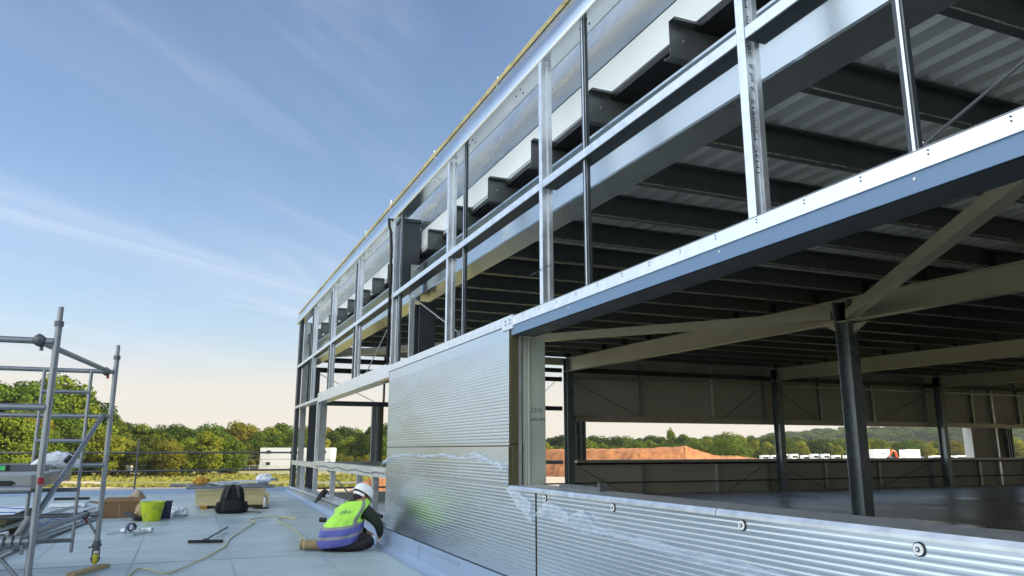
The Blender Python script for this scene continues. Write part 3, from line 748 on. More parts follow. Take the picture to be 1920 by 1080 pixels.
# remaining walls, which keep the light out
MB().box(42, 42.12, -22, 20.14, .8, 3.0).build('end_panel', M['clad_in'], B); MB().box(42, 42.12, -22, 20.14, GZ, -.3).build('end_panel', M['clad_in'], B)
MB().box(2.9, 42, -22.15, -22.03, -1.4, 3.0).build('end_panel', M['clad_in'], B)
MB().box(FX, FX + .12, -22, -4.01, -.98, 1.1).build('wall_panel', M['panel'], B); MB().box(FX, FX + .3, -22, -6.02, 2.6, 3.36).build('fascia', M['galv'], B)

# ------------------------------------------------------------------ protective film, torn and hanging
def film(name, pts, lbl, seed, dens=0.02):
    """pts: (y, z, half height) along the strip"""
    b = MB(); rows = []
    L = []
    for i in range(len(pts) - 1):
        a, c = pts[i], pts[i+1]; n_ = max(2, int(abs(c[0] - a[0]) / dens))
        for k in range(n_): L.append([a[j] + (c[j] - a[j]) * k / n_ for j in range(3)])
    L.append(list(pts[-1]))
    for (y, z, h) in L:
        r = []
        for k in range(11):
            t = k / 10
            q = Vector((y * 5 + seed, t * 3, seed))
            w = abs(noise.noise(q)) + .6 * abs(noise.noise(q * 2.3)) + .35 * abs(noise.noise(q * 5.1))
            xx = FX - .006 - .042 * w - .02 * math.sin(math.pi * t) * (.5 + noise.noise(Vector((y * 3, seed, 0))))
            zz = z + h * (1 - 2 * t) + .018 * noise.noise(Vector((y * 2.5, t * 2, seed + 5))) + .005 * noise.noise(Vector((y * 9, t * 2, seed + 5)))
            r.append((min(xx, FX - .006), y, zz))
        rows.append(r)
    b.grid(rows)
    return tag(b.build(name, M['film'], smooth=True), lbl, 'plastic film', 'torn protective film on the panels')
film('plastic_film', [(10.10, -.17, .022), (9.6, -.08, .016), (8.9, -.06, .014), (8.3, -.075, .010), (7.6, -.055, .020), (7.1, -.075, .014), (6.6, -.055, .026), (6.3, -.09, .022), (6.0, -.13, .026), (5.88, -.16, .008)], 'crumpled clear film bunched along the top of the tall lower panel', 2.0)
film('plastic_film', [(5.82, -.31, .012), (5.6, -.38, .06), (5.36, -.47, .07)], 'small scrap of clear film at the notch corner of the lower panel', 8.0)
film('plastic_film', [(5.29, -.47, .01), (5.10, -.41, .055), (4.9, -.435, .05), (4.7, -.47, .03), (4.55, -.45, .075), (4.42, -.49, .03), (4.1, -.50, .02), (3.8, -.515, .022), (3.4, -.525, .03), (3.0, -.535, .028), (2.6, -.55, .03), (2.2, -.585, .035), (1.8, -.64, .04), (1.3, -.70, .04)], 'long twisted clear film hanging across the nearest low panel', 5.0)
# ------------------------------------------------------------------ guard rails
def guard(name, label, y, xa, xb, zs, posts, r=.024, ztop=.25, zb=GZ):
    t = empty(name, ((xa + xb) / 2, y, zb), label, 'guard rail')
    for z in zs: MB().cyl((xa, y, z), (xb, y, z), r, 10).build('rail', M['alu_dark'], t, smooth=False)
    for (x, zt) in posts:
        p_ = MB().cyl((x, y + .05, zb), (x, y + .05, zt), r, 10).build('post', M['alu_dark'], t)
        for z in zs: MB().box(x - .04, x + .04, y - .035, y + .08, z - .04, z + .04).build('coupler', M['alu_dark'], p_)
    return t
guard('guard_rail', 'two-bar tubular guard rail beyond the far edge of the flat roof', 22.5, -13, 3.0, (-.08, -.545), ((-8.3, .2), (-1.17, .28), (2.73, .08)))
guard('guard_rail', 'single black handrail running along the inside of the end wall', 19.66, 2.95, 41.5, (-.93,), ((4.45, -.80), (24.2, -.8), (29.4, .1)), .022, zb=-1.28)

# ------------------------------------------------------------------ mobile scaffold tower
T = empty('scaffold_tower', (-1.5, 8.2, zdeck(8.2)), 'grey aluminium mobile scaffold tower on the left, on a yellow castor', 'scaffold')
tr = .026
def tb(name, p, q, r=tr, mt='alu', parent=None, n=12): return MB().cyl(p, q, r, n).build(name, M[mt], parent or T, smooth=False, auto=True)
NX, NY, FXs, FY = -1.03, 7.0, -.79, 9.4
for (px_, py_, zt, zb) in ((NX, NY, 1.0, -1.06), (-2.38, NY, 1.0, -1.06), (FXs, FY, 1.0, -1.02), (-2.14, FY, 1.0, -1.02)):
    pst = tb('post', (px_, py_, zb), (px_, py_, zt), .0265)
    tb('spigot', (px_, py_, zt), (px_, py_, zt + .13), .021, 'alu', pst)
    MB().tube([(px_, py_, zt - .03), (px_, py_, zt + .012)], .035, 12).build('collar', M['alu_dark'], pst)
for z in (.847, .325, -.68): tb('crossbar', (-2.38, NY, z), (NX - .02, NY, z))
for z in (.834, .351, -.162, -.67): tb('crossbar', (-2.14, FY, z), (FXs - .02, FY, z), .024)
lad = MB()
for x in (-1.02, -1.46): lad.cyl((x, FY - .01, -1.04), (x, FY - .01, .83), .018, 8)
for z in (.603, .09, -.412, -.92): lad.cyl((-1.46, FY - .01, z), (-1.02, FY - .01, z), .022, 8)
lad.build('ladder', M['alu'], T, auto=True)
tb('brace', (-1.15, NY + .03, .845), (-.86, FY - .05, .836), .024)
tb('brace', (-1.13, NY + .05, -.70), (-.86, FY - .04, .36), .024)
tb('brace', (-1.24, NY + .05, -.69), (-.92, FY - .04, -.66), .024)
tb('strut', (-.93, FY, -.67), (-.79, FY, -.90), .013)
tb('strut', (-1.30, NY, -.70), (-1.05, NY, -1.0), .016)
for (p, q, r) in (((-1.17, NY, .82), (-1.13, NY, .88), .05), ((-.90, FY, .81), (-.86, FY, .86), .045), ((-.95, FY, -.70), (-.91, FY, -.64), .045)):
    MB().tube([p, ((p[0]+q[0])/2, p[1]-.01, (p[2]+q[2])/2), q], [r*.8, r, r*.8], 12).build('coupler', M['alu_dark'], T, smooth=True)
    MB().tube([(q[0], q[1], p[2] - .05), (q[0], q[1], p[2])], .014, 8).build('lock_pin', M['red'] if r < .05 else M['alu_dark'], T)
hk = MB()
for k in range(4): hk.tube([(-1.30 + k * .055, NY, -.68), (-1.265 + k * .055, NY, -.68)], .052 + .006 * (k % 2), 14)
hk.obox((-1.20, NY - .03, -.77), (.13, .05, .02), (0, R(-25), 0)); hk.obox((-1.13, NY+.08, -.60), (.03, .05, .22), (0, R(25), 0)); hk.build('brace_hook', M['alu'], T, bevel=.004)
MB().cyl((NX + .004, NY - .002, -.262), (NX + .005, NY - .002, -.212), .0275, 12).build('red_tape', M['red'], T)
# platform
pf = MB(); pf.box(-2.30, -1.10, 7.06, 9.36, -.215, -.195, 0); pf.box(-1.13, -1.095, 7.06, 9.36, -.305, -.216, 1); pf.box(-2.32, -2.28, 7.06, 9.36, -.305, -.216, 1); pf.box(-2.28, -1.13, 7.06, 7.09, -.285, -.216, 1); pf.box(-2.28, -1.13, 9.30, 9.36, -.29, -.216, 1)
P = pf.build('platform', [mat('grey_ply_deck', (0.30, 0.33, 0.33), .6), M['alu']], T)
MB().cyl((-2.30, 7.0, -.30), (-1.08, 7.0, -.30), .030, 12).build('hook_bar', M['alu'], P, auto=True)
MB().box(-1.95, -1.20, 7.052, 7.059, -.262, -.245).build('trapdoor_slot', M['black'], P)
MB().box(-1.42, -1.36, 6.985, 7.056, -.33, -.235).build('hatch_catch', M['alu'], P)
MB().box(-1.36, -1.22, 7.04, 7.058, -.27, -.235).build('hatch_handle', M['black'], P)
# castors
def castor(x, y):
    zb = zdeck(y) + .035
    c = MB(); c.tube([(x, y, -1.06), (x, y, -.93)], .036, 12); c.tube([(x, y, -.99), (x, y, -.965)], .048, 12); c.box(x - .075, x + .02, y - .02, y + .01, -1.005, -.99); 
    st = c.build('castor_stem', M['alu_dark'], T)
    w = MB(); n = 28; rw = .062; zc = zb + rw
    rim = [(-.020, .045), (-.022, .055), (-.012, .062), (.012, .062), (.022, .055), (.020, .045)]
    w.grid([[(x + ax_, y + math.cos(t) * r_, zc + math.sin(t) * r_) for (ax_, r_) in rim] for t in [2 * math.pi * k / n for k in range(n + 1)]])
    ty = w.build('castor_tyre', M['yellow'], st, smooth=True)
    MB().cyl((x - .019, y, zc), (x + .019, y, zc), .046, 20).build('castor_hub', M['rubber'], ty)
    f = MB()
    for s_ in (-1, 1): f.obox((x + s_ * .034, y, zc + .02), (.007, .07, .11)); f.obox((x + s_ * .034, y + .02, zc - .01), (.006, .05, .05), (R(45), 0, 0))
    f.box(x - .038, x + .038, y - .035, y + .035, zc + .072, zc + .09); f.cyl((x - .05, y, zc), (x + .05, y, zc), .010, 8)
    f.build('castor_fork', M['alu_dark'], st, bevel=.003)
    f = MB(); f.box(x - .02, x + .026, y - .05, y - .035, zc + .06, zc + .078); f.build('brake_pedal', M['whitepaint'], st)
castor(FXs, FY); castor(-2.14, FY); castor(NX, NY); castor(-2.38, NY)
tag(MB().obox((-.82, 9.20, zdeck(9.2) + .017), (.10, .58, .032), (R(1), 0, R(-27))).build('timber_pad', M['wood'], bevel=.003), 'short timber plank under the front yellow castor of the scaffold', 'plank')
# things on the platform
lv = tag(MB().box(-2.28, -1.16, 8.3, 8.33, -.194, -.135).build('spirit_level', M['alu_dark'], bevel=.003), 'long dark spirit level with a green vial lying on the scaffold platform', 'spirit level')
MB().box(-1.60, -1.50, 8.294, 8.299, -.183, -.146).build('vial', M['vial'], lv)
for x in (-1.64, -1.50): MB().box(x, x + .03, 8.290, 8.2995, -.192, -.137).build('vial_housing', M['rubber'], lv)
b = MB(); rows = []
for i in range(15):
    t = i / 14; c = Vector((-1.42 + .42 * t, 9.05 + .1 * t, -.19)); hh = .02 + .085 * math.sin(math.pi * min(1, t * .85 + .05)); ww = .04 + .07 * math.sin(math.pi * (t * .8 + .1))
    rows.append([c + Vector((.03 * noise.noise(Vector((i, k, 2))), ww * math.cos(a) , max(0.002, hh * (1 + math.sin(a)) / 1.2 + .02 * noise.noise(Vector((i * .8, k * 1.1, 7)))))) for k, a in enumerate([2 * math.pi * j / 12 for j in range(13)])])
b.grid(rows); bg = tag(b.build('plastic_bag', M['white'], smooth=False), 'crumpled clear white plastic bag on the scaffold platform', 'plastic bag')
MB().tube([(-1.12, 8.97, -.12), (-1.08, 8.96, -.08), (-1.03, 8.98, -.10)], [.025, .035, .02], 7).build('dark_content', M['rubber'], bg)

# ------------------------------------------------------------------ materials stacked on the left
def slab(name, c, size, rot, mats, label, group=None, strap=False, ribs_=False):
    t = empty(name, (c[0], c[1], c[2] - size[2] / 2), label, 'panel', group)
    MB().obox(c, (size[0], size[1], size[2] - .006), (0, 0, rot)).build('core', M[mats[1]], t)
    Mx = Matrix.Rotation(rot, 3, 'Z')
    f = MB(); f.obox((c[0], c[1], c[2] + size[2] / 2 - .0015), (size[0] + .004, size[1] + .004, .003), (0, 0, rot)); f.build('facing', M[mats[0]], t)
    if ribs_:
        k = -size[0] / 2 + .05
        while k < size[0] / 2:
            q = Mx @ Vector((k, 0, 0)); MB().obox((c[0] + q.x, c[1] + q.y, c[2] + size[2] / 2 + .012), (.03, size[1], .024), (0, 0, rot)).build('rib', M[mats[0]], t); k += .16
    if strap:
        for dy in (-.3, .3):
            b_ = MB(); L = []
            for i in range(26):
                s_ = i / 25 - .5; q = Mx @ Vector((s_ * size[0], dy * size[1] * .6 + .08 * math.sin(s_ * 9 + dy * 4), 0))
                L.append((c[0] + q.x, c[1] + q.y, c[2] + size[2] / 2 + .008 + .03 * max(0, math.sin(s_ * 14 + dy * 9))))
            b_.tube(L, .007, 5); b_.build('strap', M['strap'], t)
    return t
za = zdeck(13)
slab('insulated_panel', (-3.65, 13.1, -.905), (3.1, 2.0, .10), 0, ('white', 'panel_edge'), 'white-faced insulated panel with blue strapping, top of the left pile', 'insulated panels in the left pile', True)
slab('insulated_panel', (-3.68, 13.15, -1.01), (3.1, 2.0, .10), 0, ('white', 'panel_edge'), 'insulated panel lying beneath the blue-strapped one in the left pile', 'insulated panels in the left pile')
tag(MB().box(-3.6, -3.5, 12.2, 14.0, zdeck(13) - .01, -1.062).build('bearer', M['wood']), 'timber bearer under the left panel pile', 'timber')
slab('ribbed_panel', (-2.72, 10.75, -1.03), (1.35, 1.5, .05), R(-10), ('white', 'foam'), 'ribbed white roof panel, upper one behind the near scaffold post', 'ribbed panels on the left', True, True)
slab('ribbed_panel', (-2.66, 10.55, -1.115), (1.45, 1.6, .07), R(-8), ('white', 'wood'), 'roof panel under the ribbed one behind the near scaffold post', 'ribbed panels on the left')
slab('insulated_panel', (-2.55, 9.0, -1.11), (1.5, 1.2, .17), R(4), ('card', 'panel_edge'), 'brown-topped insulation block at the lower left edge', None)
for i in range(7):
    x = -2.25 + i * .105 + .03 * math.sin(i * 3); z = zdeck(13) + .03 + .035 * (i % 3) + (.05 if i < 3 else 0)
    o = MB(); a = Vector((x - .25, 10.6 + .3 * math.sin(i * 2), z - .02)); c = Vector((x + .30 + .03 * i, 16.0 + .5 * math.sin(i * 5), z + .03))
    o.prism([(-.05, -.012), (.05, -.012), (.05, .012), (.04, .012), (.04, -.006), (-.04, -.006), (-.04, .012), (-.05, .012)], a, c)
    tag(o.build('metal_trim', M['white' if i % 2 else 'galv_dull']), ['long pale folded trim, leftmost of the bundle', 'long grey folded trim beside the ribbed panels', 'pale folded trim third from the left in the bundle', 'grey folded trim in the middle of the bundle', 'pale folded trim just right of the bundle middle', 'grey folded trim, second from the right of the bundle', 'pale folded trim on the open right side of the bundle'][i], 'trim', 'bundle of long folded trims on the left')
o = MB(); o.tube([(-2.0 + .7 * k / 12, 12.9 + .1 * math.sin(k), zdeck(13) + .15 + .04 * math.sin(k * 1.3)) for k in range(13)], .007, 5)
o.tube([(-1.78 - .15 * k / 12 + .03 * math.sin(k), 13.9 - 1.3 * k / 12, zdeck(13) + .17 + .02 * math.sin(k * 2.3)) for k in range(13)], .007, 5)
tag(o.build('strap', M['strap']), 'loose blue strap lying over the bundle of trims', 'strap')
tag(MB().obox((-2.03, 17.9, zdeck(18) + .10), (.62, .10, .05), (0, 0, R(-2))).build('black_channel', M['black']), 'short black metal channel beyond the bundle of trims', 'channel')
slab('foam_board', (-2.0, 17.2, zdeck(17) + .05), (.60, .35, .08), R(-3), ('membrane', 'white'), 'pale blue foam board beside the black channel', None)

# ------------------------------------------------------------------ cardboard, buckets, bags
def open_box(name, c, w, d, h, rot, label):
    t = empty(name, c, label, 'box'); Mx = Matrix.Rotation(rot, 4, 'Z')
    b = MB(); T_ = lambda x, y, z: Vector(c) + (Mx @ Vector((x, y, z)))
    o_ = [(-w/2, -d/2), (w/2, -d/2), (w/2, d/2), (-w/2, d/2)]; i_ = [(x * .985, y * .985) for x, y in o_]
    b.add([T_(x, y, 0) for x, y in o_] + [T_(x, y, h) for x, y in o_] + [T_(x, y, .01) for x, y in i_] + [T_(x, y, h) for x, y in i_],
          [(0, 1, 5, 4), (1, 2, 6, 5), (2, 3, 7, 6), (3, 0, 4, 7), (8, 9, 13, 12), (9, 10, 14, 13), (10, 11, 15, 14), (11, 8, 12, 15), (4, 5, 13, 12), (5, 6, 14, 13), (6, 7, 15, 14), (7, 4, 12, 15), (0, 3, 2, 1), (8, 9, 10, 11)])
    b.build('carton', M['card'], t)
    for (p, q, ex) in ((T_(-w/2, d/2, h), T_(w/2, d/2, h), Vector((.05, .14, .07))), (T_(-w/2, -d/2, h), T_(-w/2, d/2, h), Vector((-.17, 0, .03)))):
        n_ = Vector((0, 0, .004)); MB().add([p, q, q + ex, p + ex, p + n_, q + n_, q + ex + n_, p + ex + n_], [(0, 1, 2, 3), (4, 7, 6, 5), (0, 4, 5, 1), (1, 5, 6, 2), (2, 6, 7, 3), (3, 7, 4, 0)]).build('flap', M['card'], t)
    p, q = T_(.02, -d/2 - .001, h * .08), T_(.02, -d/2 - .001, h)
    MB().add([p, p + Vector((.008, 0, 0)), q + Vector((.008, 0, 0)), q], [(0, 1, 2, 3)]).build('crease', M['wood'], t)
    return t
open_box('cardboard_box', (-.98, 14.95, zdeck(14.9)), .58, .40, .23, R(-3), 'opened brown cardboard box left of the lime bucket')
b = MB(); rows = []
for i in range(9):
    t = i / 8; rows.append([Vector((-.88 + .28 * t, 15.4 + .05 * math.sin(i), zdeck(15) + .26)) + Vector((0, .1 * math.cos(a), (.02 + .14 * math.sin(math.pi * t)) * max(0, math.sin(a)) + .02 * noise.noise(Vector((i, k, 1))))) for k, a in enumerate([math.pi * j / 6 for j in range(7)])])
b.grid(rows); tag(b.build('crumpled_paper', mat('kraft_paper', (.36, .29, .2), .9, bump=.5), smooth=False), 'crumpled brown paper poking out behind the cardboard box', 'paper')
def rock(name, c, s, mt, lbl, cat, seed, n=10, amp=.35):
    b = MB(); rows = []
    for i in range(n + 1):
        ph = math.pi * i / n - math.pi / 2
        rows.append([Vector(c) + Vector((s[0] * math.cos(ph) * math.cos(a), s[1] * math.cos(ph) * math.sin(a), s[2] * math.sin(ph))) * (1 + amp * noise.noise(Vector((math.cos(a) * 1.7 + seed, math.sin(a) * 1.7, ph * 1.6)))+.4*amp*noise.noise(Vector((math.cos(a) * 5 + seed, math.sin(a) * 5, ph * 5)))) for a in [2 * math.pi * k / 18 for k in range(18)]])
    b.grid(rows, closed=True)
    z0 = zdeck(c[1]) if c[1] < 25 else None
    if z0 is not None: b.v = [(v[0], v[1], max(v[2], z0 + .004)) for v in b.v]
    return tag(b.build(name, M[mt] if isinstance(mt, str) else mt), lbl, cat)
rock('crumpled_sack', (-.60, 14.38, zdeck(14.4) + .13), (.12, .10, .13), 'wood', 'small crumpled tan sack between cardboard box and lime bucket', 'sack', 3)
b = MB(); b.add([(-.86, 14.3, -1.02), (-.68, 14.1, -1.10), (-.80, 14.35, -.98), (-.56, 14.15, -1.11), (-.62, 14.3, -1.06), (-.86, 14.3, -1.03), (-.68, 14.1, -1.11)], [(0, 1, 2), (1, 3, 4, 2), (0, 2, 5), (1, 6, 3), (0, 5, 6, 1), (5, 2, 4), (5, 4, 3, 6)]); tag(b.build('rubber_offcut', M['dark']), 'dark grey membrane offcut leaning against the cardboard box', 'offcut')
tag(MB().obox((-.60, 14.12, zdeck(14.1) + .04), (.20, .14, .06), (0, R(4), R(8))).build('black_tray', M['rubber'], bevel=.01), 'low black tray on the roof beside the lime bucket', 'tray')
def bucket(name, c, r0, r1, h, mt, lbl, handle=True, sq=False):
    t = empty(name, c, lbl, 'bucket'); n = 4 if sq else 28; off = math.pi / 4 if sq else 0
    c = Vector(c)
    pr = [(0, 0), (r0 * .97, 0), (r0, .008), (r1, h - .012), (r1 + .010, h - .012), (r1 + .010, h), (r1 - .003, h), (r0 - .004, .012), (0, .012)]
    b = MB(); b.grid([[c + Vector((math.cos(a) * r, math.sin(a) * r, z)) for (r, z) in pr] for a in [off + 2 * math.pi * k / n for k in range(n + 1)]])
    b.build('shell', M[mt], t, auto=True)
    if handle:
        MB().tube([c + Vector((math.cos(a) * (r1 + .012), -math.sin(a) * .05 - .01, h - .015 - math.sin(a) * (r1 * .15))) for a in [math.pi * k / 14 for k in range(15)]], .005, 6).build('handle', M['rubber'], t)
    return t
bucket('bucket', (-.44, 14.1, zdeck(14.1)), .135, .185, .30, 'lime', 'lime-yellow plastic builder bucket')
bucket('storage_tub', (-.27, 14.42, zdeck(14.4)), .15, .17, .28, 'navy', 'dark navy tub standing behind the lime bucket', False, True)
rock('plastic_bag', (-.03, 14.75, zdeck(14.7) + .07), (.15, .12, .10), 'white', 'small white plastic bag of rubbish right of the navy tub', 'plastic bag', 9)
# pipe fittings
def pipe(c, d, L, r, mt, lbl):
    c, d = Vector(c), Vector(d).normalized(); b = MB()
    u = d.cross(Vector((0, 0, 1))).normalized(); w = u.cross(d); rings = []
    for (s_, rr_) in ((0, r), (L * .25, r), (L * .26, r * 1.12), (L * .45, r * 1.12), (L * .46, r), (L, r), (L, r * .86), (0.02, r * .86)):
        rings.append([c + d * s_ + (u * math.cos(a) + w * math.sin(a)) * rr_ for a in [2 * math.pi * k / 20 for k in range(20)]])
    b.grid(rings, closed=True); return tag(b.build('pipe_fitting', M[mt], auto=True), lbl, 'pipe fitting', 'pipe fittings on the roof')
zz = zdeck(12.6)
pipe((-.62, 12.62, zz + .062), (-.45, .8, 0.02), .10, .055, 'navy', 'short wide dark blue pipe socket lying open end forward')
pipe((-.70, 12.45, zz + .032), (-.5, .75, 0), .10, .028, 'white', 'small white pipe stub beside the blue socket')
pipe((-.60, 12.15, zz + .03), (.45, .75, 0), .14, .028, 'white', 'white pipe piece nearest the camera in the row of fittings')
pipe((-.52, 12.36, zz + .034), (.7, .5, 0), .09, .034, 'white', 'white pipe collar in the middle of the row of fittings')
pipe((-.36, 12.38, zz + .036), (-.55, .6, 0), .10, .034, 'white', 'white pipe elbow end at the right of the row of fittings')
b = MB(); b.prism([(-.02, 0), (.02, 0), (.0, .006)], (-.93, 12.35, zz + .004), (-.76, 12.55, zz + .02)); tag(b.build('trowel', M['galv_dull']), 'thin pointed trowel lying left of the pipe fittings', 'trowel')
# squeegee
t = empty('floor_squeegee', (.33, 11.1, zdeck(11.1)), 'floor squeegee with a wide dark blade and short handle', 'squeegee')
z = zdeck(11.05)
MB().obox((.32, 11.03, z + .022), (.43, .04, .036), (0, 0, R(-13))).build('blade', M['rubber'], t, bevel=.004)
MB().obox((.33, 11.10, z + .035), (.07, .06, .03), (0, 0, R(-13))).build('head', M['dark'], t, bevel=.005)
MB().cyl((.33, 11.10, z + .04), (.64, 12.3, zdeck(12.3) + .05), .012, 10).build('handle', M['alu_dark'], t)
# cable
cp = [(-.43, 8.2), (-.42, 8.79), (-.35, 9.15), (-.22, 8.95), (-.1, 8.72), (.08, 9.1), (.32, 9.77), (.44, 10.2), (.55, 10.6), (.62, 11.2), (.78, 11.93), (.92, 12.5), (1.06, 13.05), (1.10, 13.3), (1.04, 13.55), (1.12, 13.8), (1.25, 13.91), (1.4, 14.0), (1.56, 13.98), (1.72, 13.75), (1.77, 13.56), (1.65, 13.66), (1.5, 13.62), (1.47, 13.3), (1.52, 12.9), (1.52, 12.36), (1.56, 11.7), (1.55, 11.05), (1.60, 10.6), (1.78, 10.4), (2.0, 10.5)]
def smooth(P_, k=8):
    out = []
    for i in range(len(P_) - 1):
        p0, p1, p2, p3 = (Vector(P_[max(i-1, 0)]), Vector(P_[i]), Vector(P_[i+1]), Vector(P_[min(i+2, len(P_)-1)]))
        for j in range(k):
            t = j / k; out.append(.5 * ((2 * p1) + (p2 - p0) * t + (2*p0 - 5*p1 + 4*p2 - p3) * t*t + (3*p1 - p0 - 3*p2 + p3) * t**3))
    return out
L = [(p.x + .012 * noise.noise(Vector((i * .35, 0, 0))), p.y, zdeck(p.y) + .012 + (.02 * max(0, noise.noise(Vector((i * .15, 3, 0)))))) for i, p in enumerate(smooth(cp))]
tag(MB().tube(L, .0075, 7).build('extension_cable', M['cable'], smooth=True), 'yellow extension cable snaking over the roof to the worker', 'cable')
tag(MB().tube([(2.08, 13.05, zdeck(13) + .035), (2.17, 13.0, zdeck(13) + .035)], .036, 14).build('tape_roll', M['rubber']), 'small black cylinder lying near the kerb behind the worker', 'tape roll')

# ------------------------------------------------------------------ middle stack: foam-edged boards with frame and planks on top
for k, (dx, w, dy) in enumerate(((0.02, 1.32, 0), (.0, 1.34, .04), (-.06, 1.26, .02))):
    zc = -.985 + k * .101
    t = empty('insulation_board', (.9 + dx, 16.75, zc - .05), ['bottom cream-edged insulation board of the middle stack', 'middle cream-edged insulation board of the stack of three', 'top cream-edged insulation board under the aluminium frame'][k], 'board', 'cream insulation boards in the middle stack')
    MB().obox((.92 + dx, 16.75 + dy, zc), (w, 1.6, .094), (0, 0, R(-3 + k))).build('foam_core', M['foam'], t)
    for s_ in (-1, 1): MB().obox((.92 + dx, 16.75 + dy, zc + s_ * .0478), (w + .004, 1.604, .002), (0, 0, R(-3 + k))).build('facing', M['whitepaint'], t)
tag(MB().obox((.38, 16.1, -1.065), (.12, .30, .055), (0, 0, 0)).build('foam_block', M['ochre'], bevel=.01), 'yellow-orange foam block under the left corner of the middle stack', 'block')
tag(MB().obox((.95, 16.2, -1.068), (1.1, .09, .045), (0, 0, R(-2))).build('bearer', M['wood']), 'front timber bearer under the middle stack', 'timber')
tag(MB().obox((.95, 17.3, -1.062), (1.1, .09, .045), (0, 0, R(-2))).build('bearer', M['wood']), 'rear timber bearer under the middle stack', 'timber')
t = empty('tower_frame', (.9, 16.6, -.73), 'spare aluminium tower frame lying flat on the middle stack', 'frame')
for y in (15.88, 17.0): MB().cyl((.05 if y < 16 else -.25, y, -.695), (1.62, y, -.695), .028, 12).build('stile', M['alu'], t, auto=True)
for x in (.25, .62, 1.0, 1.35): MB().cyl((x-.12, 15.9, -.695), (x - .2, 17.0, -.695), .022, 10).build('rung', M['alu'], t, auto=True)
for i, (c, s_, rot, mt, lb) in enumerate((((.62, 16.45, -.655), (.16, 1.3, .022), (0, 0, R(14)), 'galv_dull', 'left grey plank laid over the spare tower frame'), ((.92, 16.5, -.655), (.20, 1.2, .022), (0, 0, R(8)), 'galv_dull', 'middle grey plank laid over the spare tower frame'), ((1.15, 16.4, -.61), (.18, 1.5, .03), (R(-3), 0, R(38)), 'kerb', 'blue-grey plank resting slantwise on top of the middle stack'))):
    tag(MB().obox(c, s_, rot).build('plank', M[mt], bevel=.003), lb, 'plank', 'planks on the middle stack')
rock('foam_scrap', (.32, 17.0, -.62), (.13, .1, .07), 'ochre', 'crumpled ochre foam scrap on the left of the middle stack', 'foam scrap', 4, amp=.6)
rock('plastic_bag', (1.55, 17.1, -.60), (.17, .12, .10), 'white', 'white bag of fixings on the right of the middle stack', 'plastic bag', 14, amp=.5)
# backpack
t = empty('backpack', (.83, 15.0, zdeck(15)), 'black rucksack with grey straps leaning against the middle stack', 'backpack')
z0 = zdeck(15) + .004
def blob(name, rings, mt, parent, n=20, p=2.6):
    """rings: (cx, cy, cz, a, b): superellipse sections"""
    b = MB(); rows = []
    for (cx_, cy_, cz_, a_, b_) in rings:
        r = []
        for k in range(n):
            th = 2 * math.pi * k / n; c_, s_ = math.cos(th), math.sin(th)
            r.append((cx_ + a_ * math.copysign(abs(c_) ** (2/p), c_), cy_ + b_ * math.copysign(abs(s_) ** (2/p), s_), cz_ + .006 * noise.noise(Vector((cx_ + c_ * 3, s_ * 3, cz_ * 9)))))
        rows.append(r)
    b.grid(rows, closed=True); m_ = len(b.v)
    b.f.append(list(range(n))[::-1]); b.mi.append(0); b.f.append(list(range(m_ - n, m_))); b.mi.append(0)
    return b.build(name, M[mt], parent, smooth=True)
blob('pack_body', [(.83, 15.02, z0, .20, .11), (.83, 15.02, z0 + .02, .225, .13), (.83, 15.04, z0 + .15, .22, .13), (.835, 15.07, z0 + .30, .20, .12), (.84, 15.09, z0 + .40, .175, .10), (.84, 15.10, z0 + .455, .12, .07), (.84, 15.10, z0 + .475, .04, .03)], 'fabric_black', t)
blob('front_pocket', [(.83, 14.90, z0 + .01, .17, .05), (.83, 14.89, z0 + .05, .18, .06), (.83, 14.91, z0 + .17, .17, .05), (.83, 14.94, z0 + .22, .13, .03)], 'fabric_black', t)
for s_ in (-1, 1):
    blob('side_pocket', [(.83 + s_ * .215, 15.02, z0 + .01, .05, .07), (.83 + s_ * .23, 15.02, z0 + .08, .055, .08), (.83 + s_ * .22, 15.03, z0 + .19, .04, .06)], 'fabric_black', t)
    MB().tube([(.83 + s_ * .06, 14.99, z0 + .46), (.83 + s_ * .085, 14.95, z0 + .42), (.83 + s_ * .10, 14.93, z0 + .33), (.83 + s_ * .115, 14.925, z0 + .24)], [.02, .026, .026, .02], 8).build('shoulder_strap', M['webbing'], t, smooth=True)
MB().tube([(.80, 15.08, z0 + .46), (.81, 15.06, z0 + .50), (.86, 15.06, z0 + .50), (.87, 15.08, z0 + .46)], .008, 6).build('grab_handle', M['webbing'], t, smooth=True)
MB().tube([(1.04, 14.93, z0 + .06), (1.12, 14.88, z0 + .02), (1.25, 14.85, z0 + .015), (1.33, 14.80, z0 + .012)], .009, 6).build('waist_strap', M['webbing'], t, smooth=True)
MB().tube([(.62, 14.92, z0 + .05), (.58, 14.88, z0 + .015), (.62, 14.86, z0 + .012)], .009, 6).build('waist_strap', M['webbing'], t, smooth=True)
# canister on a black vent base
zb = zdeck(15.8)
t = empty('gas_canister', (1.47, 15.8, zb), 'slim grey gas canister standing on a black disc by the middle stack', 'canister')
MB().tube([(1.47, 15.8, zb + .02), (1.47, 15.8, zb + .18), (1.47, 15.8, zb + .20), (1.47, 15.8, zb + .21)], [.042, .042, .032, .014], 16).build('canister_body', M['galv_dull'], t, auto=True)
MB().tube([(1.47, 15.8, zb + .21), (1.47, 15.8, zb + .24)], .012, 8).build('valve', M['rubber'], t)
tag(MB().tube([(1.40, 15.78, zb + .002), (1.40, 15.78, zb + .018)], [.16, .13], 20).build('vent_base', M['rubber']), 'flat black round base on the roof below the grey canister', 'base')
